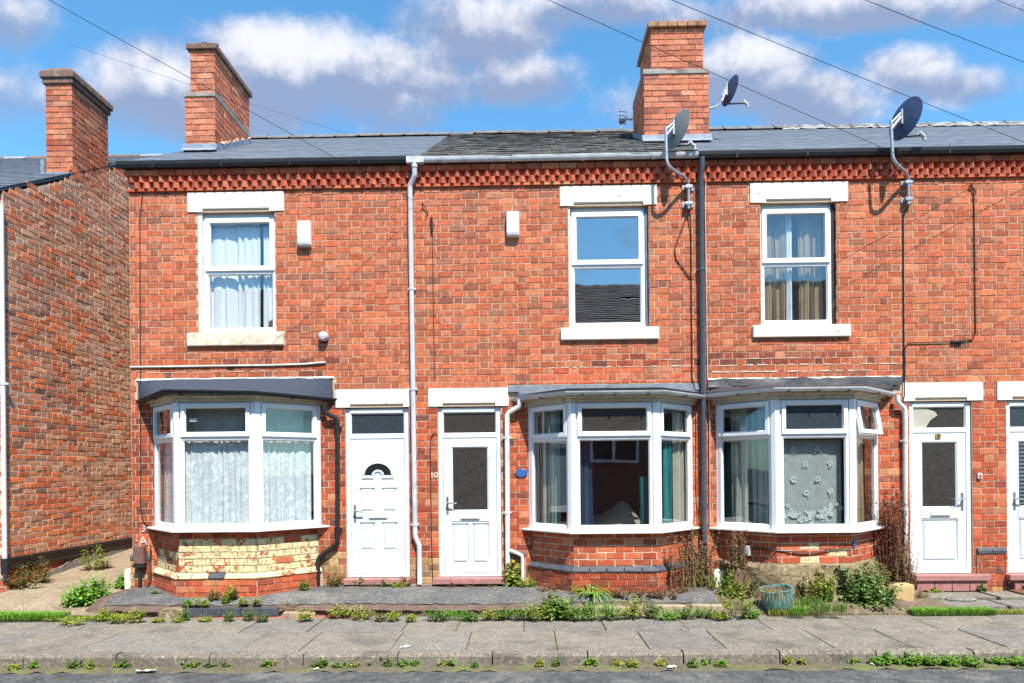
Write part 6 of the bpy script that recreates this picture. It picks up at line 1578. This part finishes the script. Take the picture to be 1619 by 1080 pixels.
plant('broad', 1372, 966, .04, 90, 58, G_DRK, 'dark leafy bush in front of the right bay, lower part', dens=2.4, zf=soil_z)
plant('broad', 1350, 935, .10, 44, 60, G_OLI, 'olive leafy bush against the stone footing of the right bay', dens=1.6)
plant('dry', 1415, 935, .13, 56, 140, [(.22, .075, .055), (.28, .12, .08), (.17, .065, .05), (.38, .22, .14)], 'tall reddish-brown dead dock stems beside the white downpipe', dens=3.2)
plant('dry', 1428, 938, .12, 40, 62, G_DRY, 'pale dry stalks in front of the right door jamb', dens=1.8)
for (u, v, w_, h_, c_, k) in sorted(((1450, 948, 34, 16, G_OLI, 'mound'), (1478, 938, 26, 8, G_YEL, 'mound'), (1545, 935, 20, 14, G_MID, 'mound'), (1607, 930, 26, 28, G_MID, 'rosette')), key=lambda q: q[0]):
    plant(k, u, v, .1, w_, h_, c_, '# small weed from the left on the slabs before the right door', 'weeds before the right door', 1.4)
grass_strip('grass', 4.55, 5.5, -1.10, -.93, .01, 2600, .14, G_BRI, 'bright grass tuft in front of the right door')
grass_strip('grass', 5.4, 7.4, -1.05, -.93, .01, 2200, .085, G_YEL, 'thin yellow-green grass along the slabs at the right edge')
grass_strip('grass', 3.3, 5.0, -1.02, -.88, .0, 1000, .045, G_OLI + G_DRY, 'sparse dry grass along the front of the soil bed')
grass_strip('moss', -3.0, 2.3, -.95, -.86, .0, 1100, .03, G_OLI + G_YEL, 'thin moss and grass along the forecourt edge')
# road gutter
KW = [(22, 20), (52, 14), (120, 26), (143, 10), (165, 18), (187, 16), (200, 14), (298, 34), (316, 26), (332, 20), (360, 24), (422, 18), (440, 14), (500, 12), (512, 22), (535, 34), (558, 26), (588, 20), (610, 26), (634, 32), (654, 24), (697, 24), (716, 30), (752, 12), (854, 14), (880, 10), (935, 22), (975, 22), (1000, 26), (1045, 20), (1095, 26), (1118, 20), (1140, 18), (1245, 14), (1268, 14), (1345, 24), (1388, 26), (1402, 20), (1428, 34), (1446, 26), (1468, 34), (1500, 30), (1513, 24), (1538, 30), (1575, 36), (1594, 40), (1615, 34)]
for (u, w_) in KW:
    k = RN.random(); big = u > 1340
    plant('mound', u, 1057 - u * .004 + RN.uniform(-3, 2), -.12, w_, RN.uniform(8, 15) * (1.4 if big else 1.0), G_BRI if big else RN.choice((G_MID, G_YEL, G_BRI)), '# weed tuft from the left in the road gutter against the kerb', GP_K, 1.5 if big else 1.0)
grass_strip('moss', -5.4, 5.4, -2.78, -2.66, -.125, 2600, .016, G_OLI + G_YEL, 'moss and tiny grass along the road gutter')
def joint_moss(pts, n, label):
    m = MB()
    for (x0, y0, x1, y1) in pts:
        for i in range(n):
            t_ = RN.random(); p = Vector((x0 + (x1 - x0) * t_ + RN.gauss(0, .012), y0 + (y1 - y0) * t_ + RN.gauss(0, .012), .0)); a = RN.uniform(0, math.tau)
            leaf(m, p, Vector((math.cos(a), math.sin(a), .8)), RN.uniform(.008, .022), .003, RN.choice(G_OLI + G_YEL), .5)
    return tag(m.build('moss', 'leaf', fix=False), label, 'moss', kind='stuff')
jm = []
for o in list(pave.children):
    if o.name.startswith('paving_slab') and RN.random() < .5:
        b = [Vector(v.co) for v in o.data.vertices]; x = max(q.x for q in b); ya, yb = min(q.y for q in b), max(q.y for q in b)
        if -5 < x < 6.6: jm.append((x, ya, x, yb))
joint_moss(jm, 60, 'moss growing in the joints between the paving slabs')

# teal tub with dry grass
x, y = 3.02, -.91; t = thing('planter_tub', (x, y, .08), 'teal plastic tub full of dry grass standing on the weedy soil', 'planter')
m = MB(Matrix.Translation((x, y, .07)) @ Matrix.Rotation(math.radians(-7), 4, 'Y') @ Matrix.Rotation(math.radians(5), 4, 'X')); m.lathe([(.12, .0), (.165, .012), (.188, .05), (.200, .16), (.206, .265), (.216, .275), (.216, .290), (.196, .290), (.190, .24), (.184, .15)], n=28, sy=.9, sq=3.2)
for q_ in range(len(m.v)): m.v[q_] = Vector((x, y, .07)) + (m.v[q_] - Vector((x, y, .07))) * .86
m.build('tub', 'pot_teal', t, smooth=True)
m = MB(); m.lathe([(.17, .0), (.10, .03), (.0, .035)], (x, y, .19), 14); m.build('compost', 'soil', t, smooth=True)
m = MB()
for i in range(170):
    a = RN.uniform(0, math.tau); r_ = RN.uniform(.0, .14); p = Vector((x + r_ * math.cos(a) - .04, y + r_ * math.sin(a) * .9, .26)); d = Vector((math.cos(a) * .7 - .1, math.sin(a) * .7 - .35, RN.uniform(.3, 1.1)))
    L_ = RN.uniform(.08, .17); leaf(m, p, d, L_, .004, RN.choice(G_DRY + G_OLI), .9); q = p + d.normalized() * L_ * .8; leaf(m, q, Vector((d.x, d.y, -.9)), L_ * RN.uniform(.8, 1.3), .004, RN.choice(G_DRY + G_OLI), .9)
m.build('dry_grass', 'leaf', t, fix=False)
x, y = 4.66, -.60; t = thing('stone_block', (x, y, .05), 'broken yellow sandstone block beside the dead dock stems', 'stone'); m = MB(); m.prism([(x - .15, .04), (x + .10, .04), (x + .115, .16), (x + .11, .31), (x - .10, .30), (x - .155, .22)], y - .09, y + .10); m.build('block', 'sandstone', t, bevel=.018)
x, y = ground_at(1133, 905, .2); t = thing('stone_block', (2.50, -.20, .1), 'whitewashed stone lump at the foot of the dark downpipe', 'stone'); m = MB(); m.prism([(2.45, .12), (2.58, .12), (2.59, .36), (2.55, .44), (2.49, .45), (2.45, .38)], -.20, -.07); m.build('block', 'white_paint_reveal', t, bevel=.03)
t = thing('brick_rubble', (2.72, -.42, .1), 'loose red-brown brick leaning on the stone footing of the right bay', 'brick'); m = MB(Matrix.Translation((2.70, -.40, .36)) @ Matrix.Rotation(.3, 4, 'Y')); m.box(-.06, .06, -.05, .05, -.12, .12); m.build('block', 'meter_brown', t, bevel=.012)
x, y = ground_at(1520, 948, .09); t = thing('round_stone', (x, y, .08), 'flat pale round stone lying in the grass before the right door', 'stone'); m = MB(); m.lathe([(.10, 0), (.15, .02), (.12, .045), (.0, .055)], (x, y, .075), 16, sx=1.25, sy=.7); m.build('stone', 'slab_pale', t, smooth=True)
t = thing('coir_mat', (6.65, -.25, .12), 'brown worn mat below the step at the right edge', 'mat'); m = MB(); m.box(6.28, 6.95, -.42, -.14, .118, .145); m.build('mat', 'coir', t, bevel=.01)
def litter(u, v, z, L_, W_, rot, label):
    x, y = ground_at(u, v, z); t = thing('litter', (x, y, z), label, 'litter', 'scraps of white litter'); m = MB(Matrix.Translation((x, y, z + .006)) @ Matrix.Rotation(rot, 4, 'Z')); n = 5; rows = []
    for i in range(n + 1): rows.append([m.vert((L_ * (i / n - .5), -W_ / 2, RN.uniform(0, .014))), m.vert((L_ * (i / n - .5), W_ / 2, RN.uniform(0, .016)))])
    for i in range(n): m.face([rows[i][0], rows[i + 1][0], rows[i + 1][1], rows[i][1]])
    m.build('scrap', 'litter_white', t, fix=False)
litter(231, 1062, -.12, .18, .035, .1, 'long white scrap in the gutter near the left'); litter(640, 1024, .005, .09, .05, .2, 'small white scrap on the pavement slabs'); litter(1062, 1056, -.12, .08, .05, .4, 'white scrap in the gutter right of centre')
litter(1384, 1052, -.12, .09, .04, -.3, 'white scrap in the gutter below the sandstone block'); litter(500, 1059, -.12, .05, .035, .5, 'tiny white scrap in the gutter left of centre')
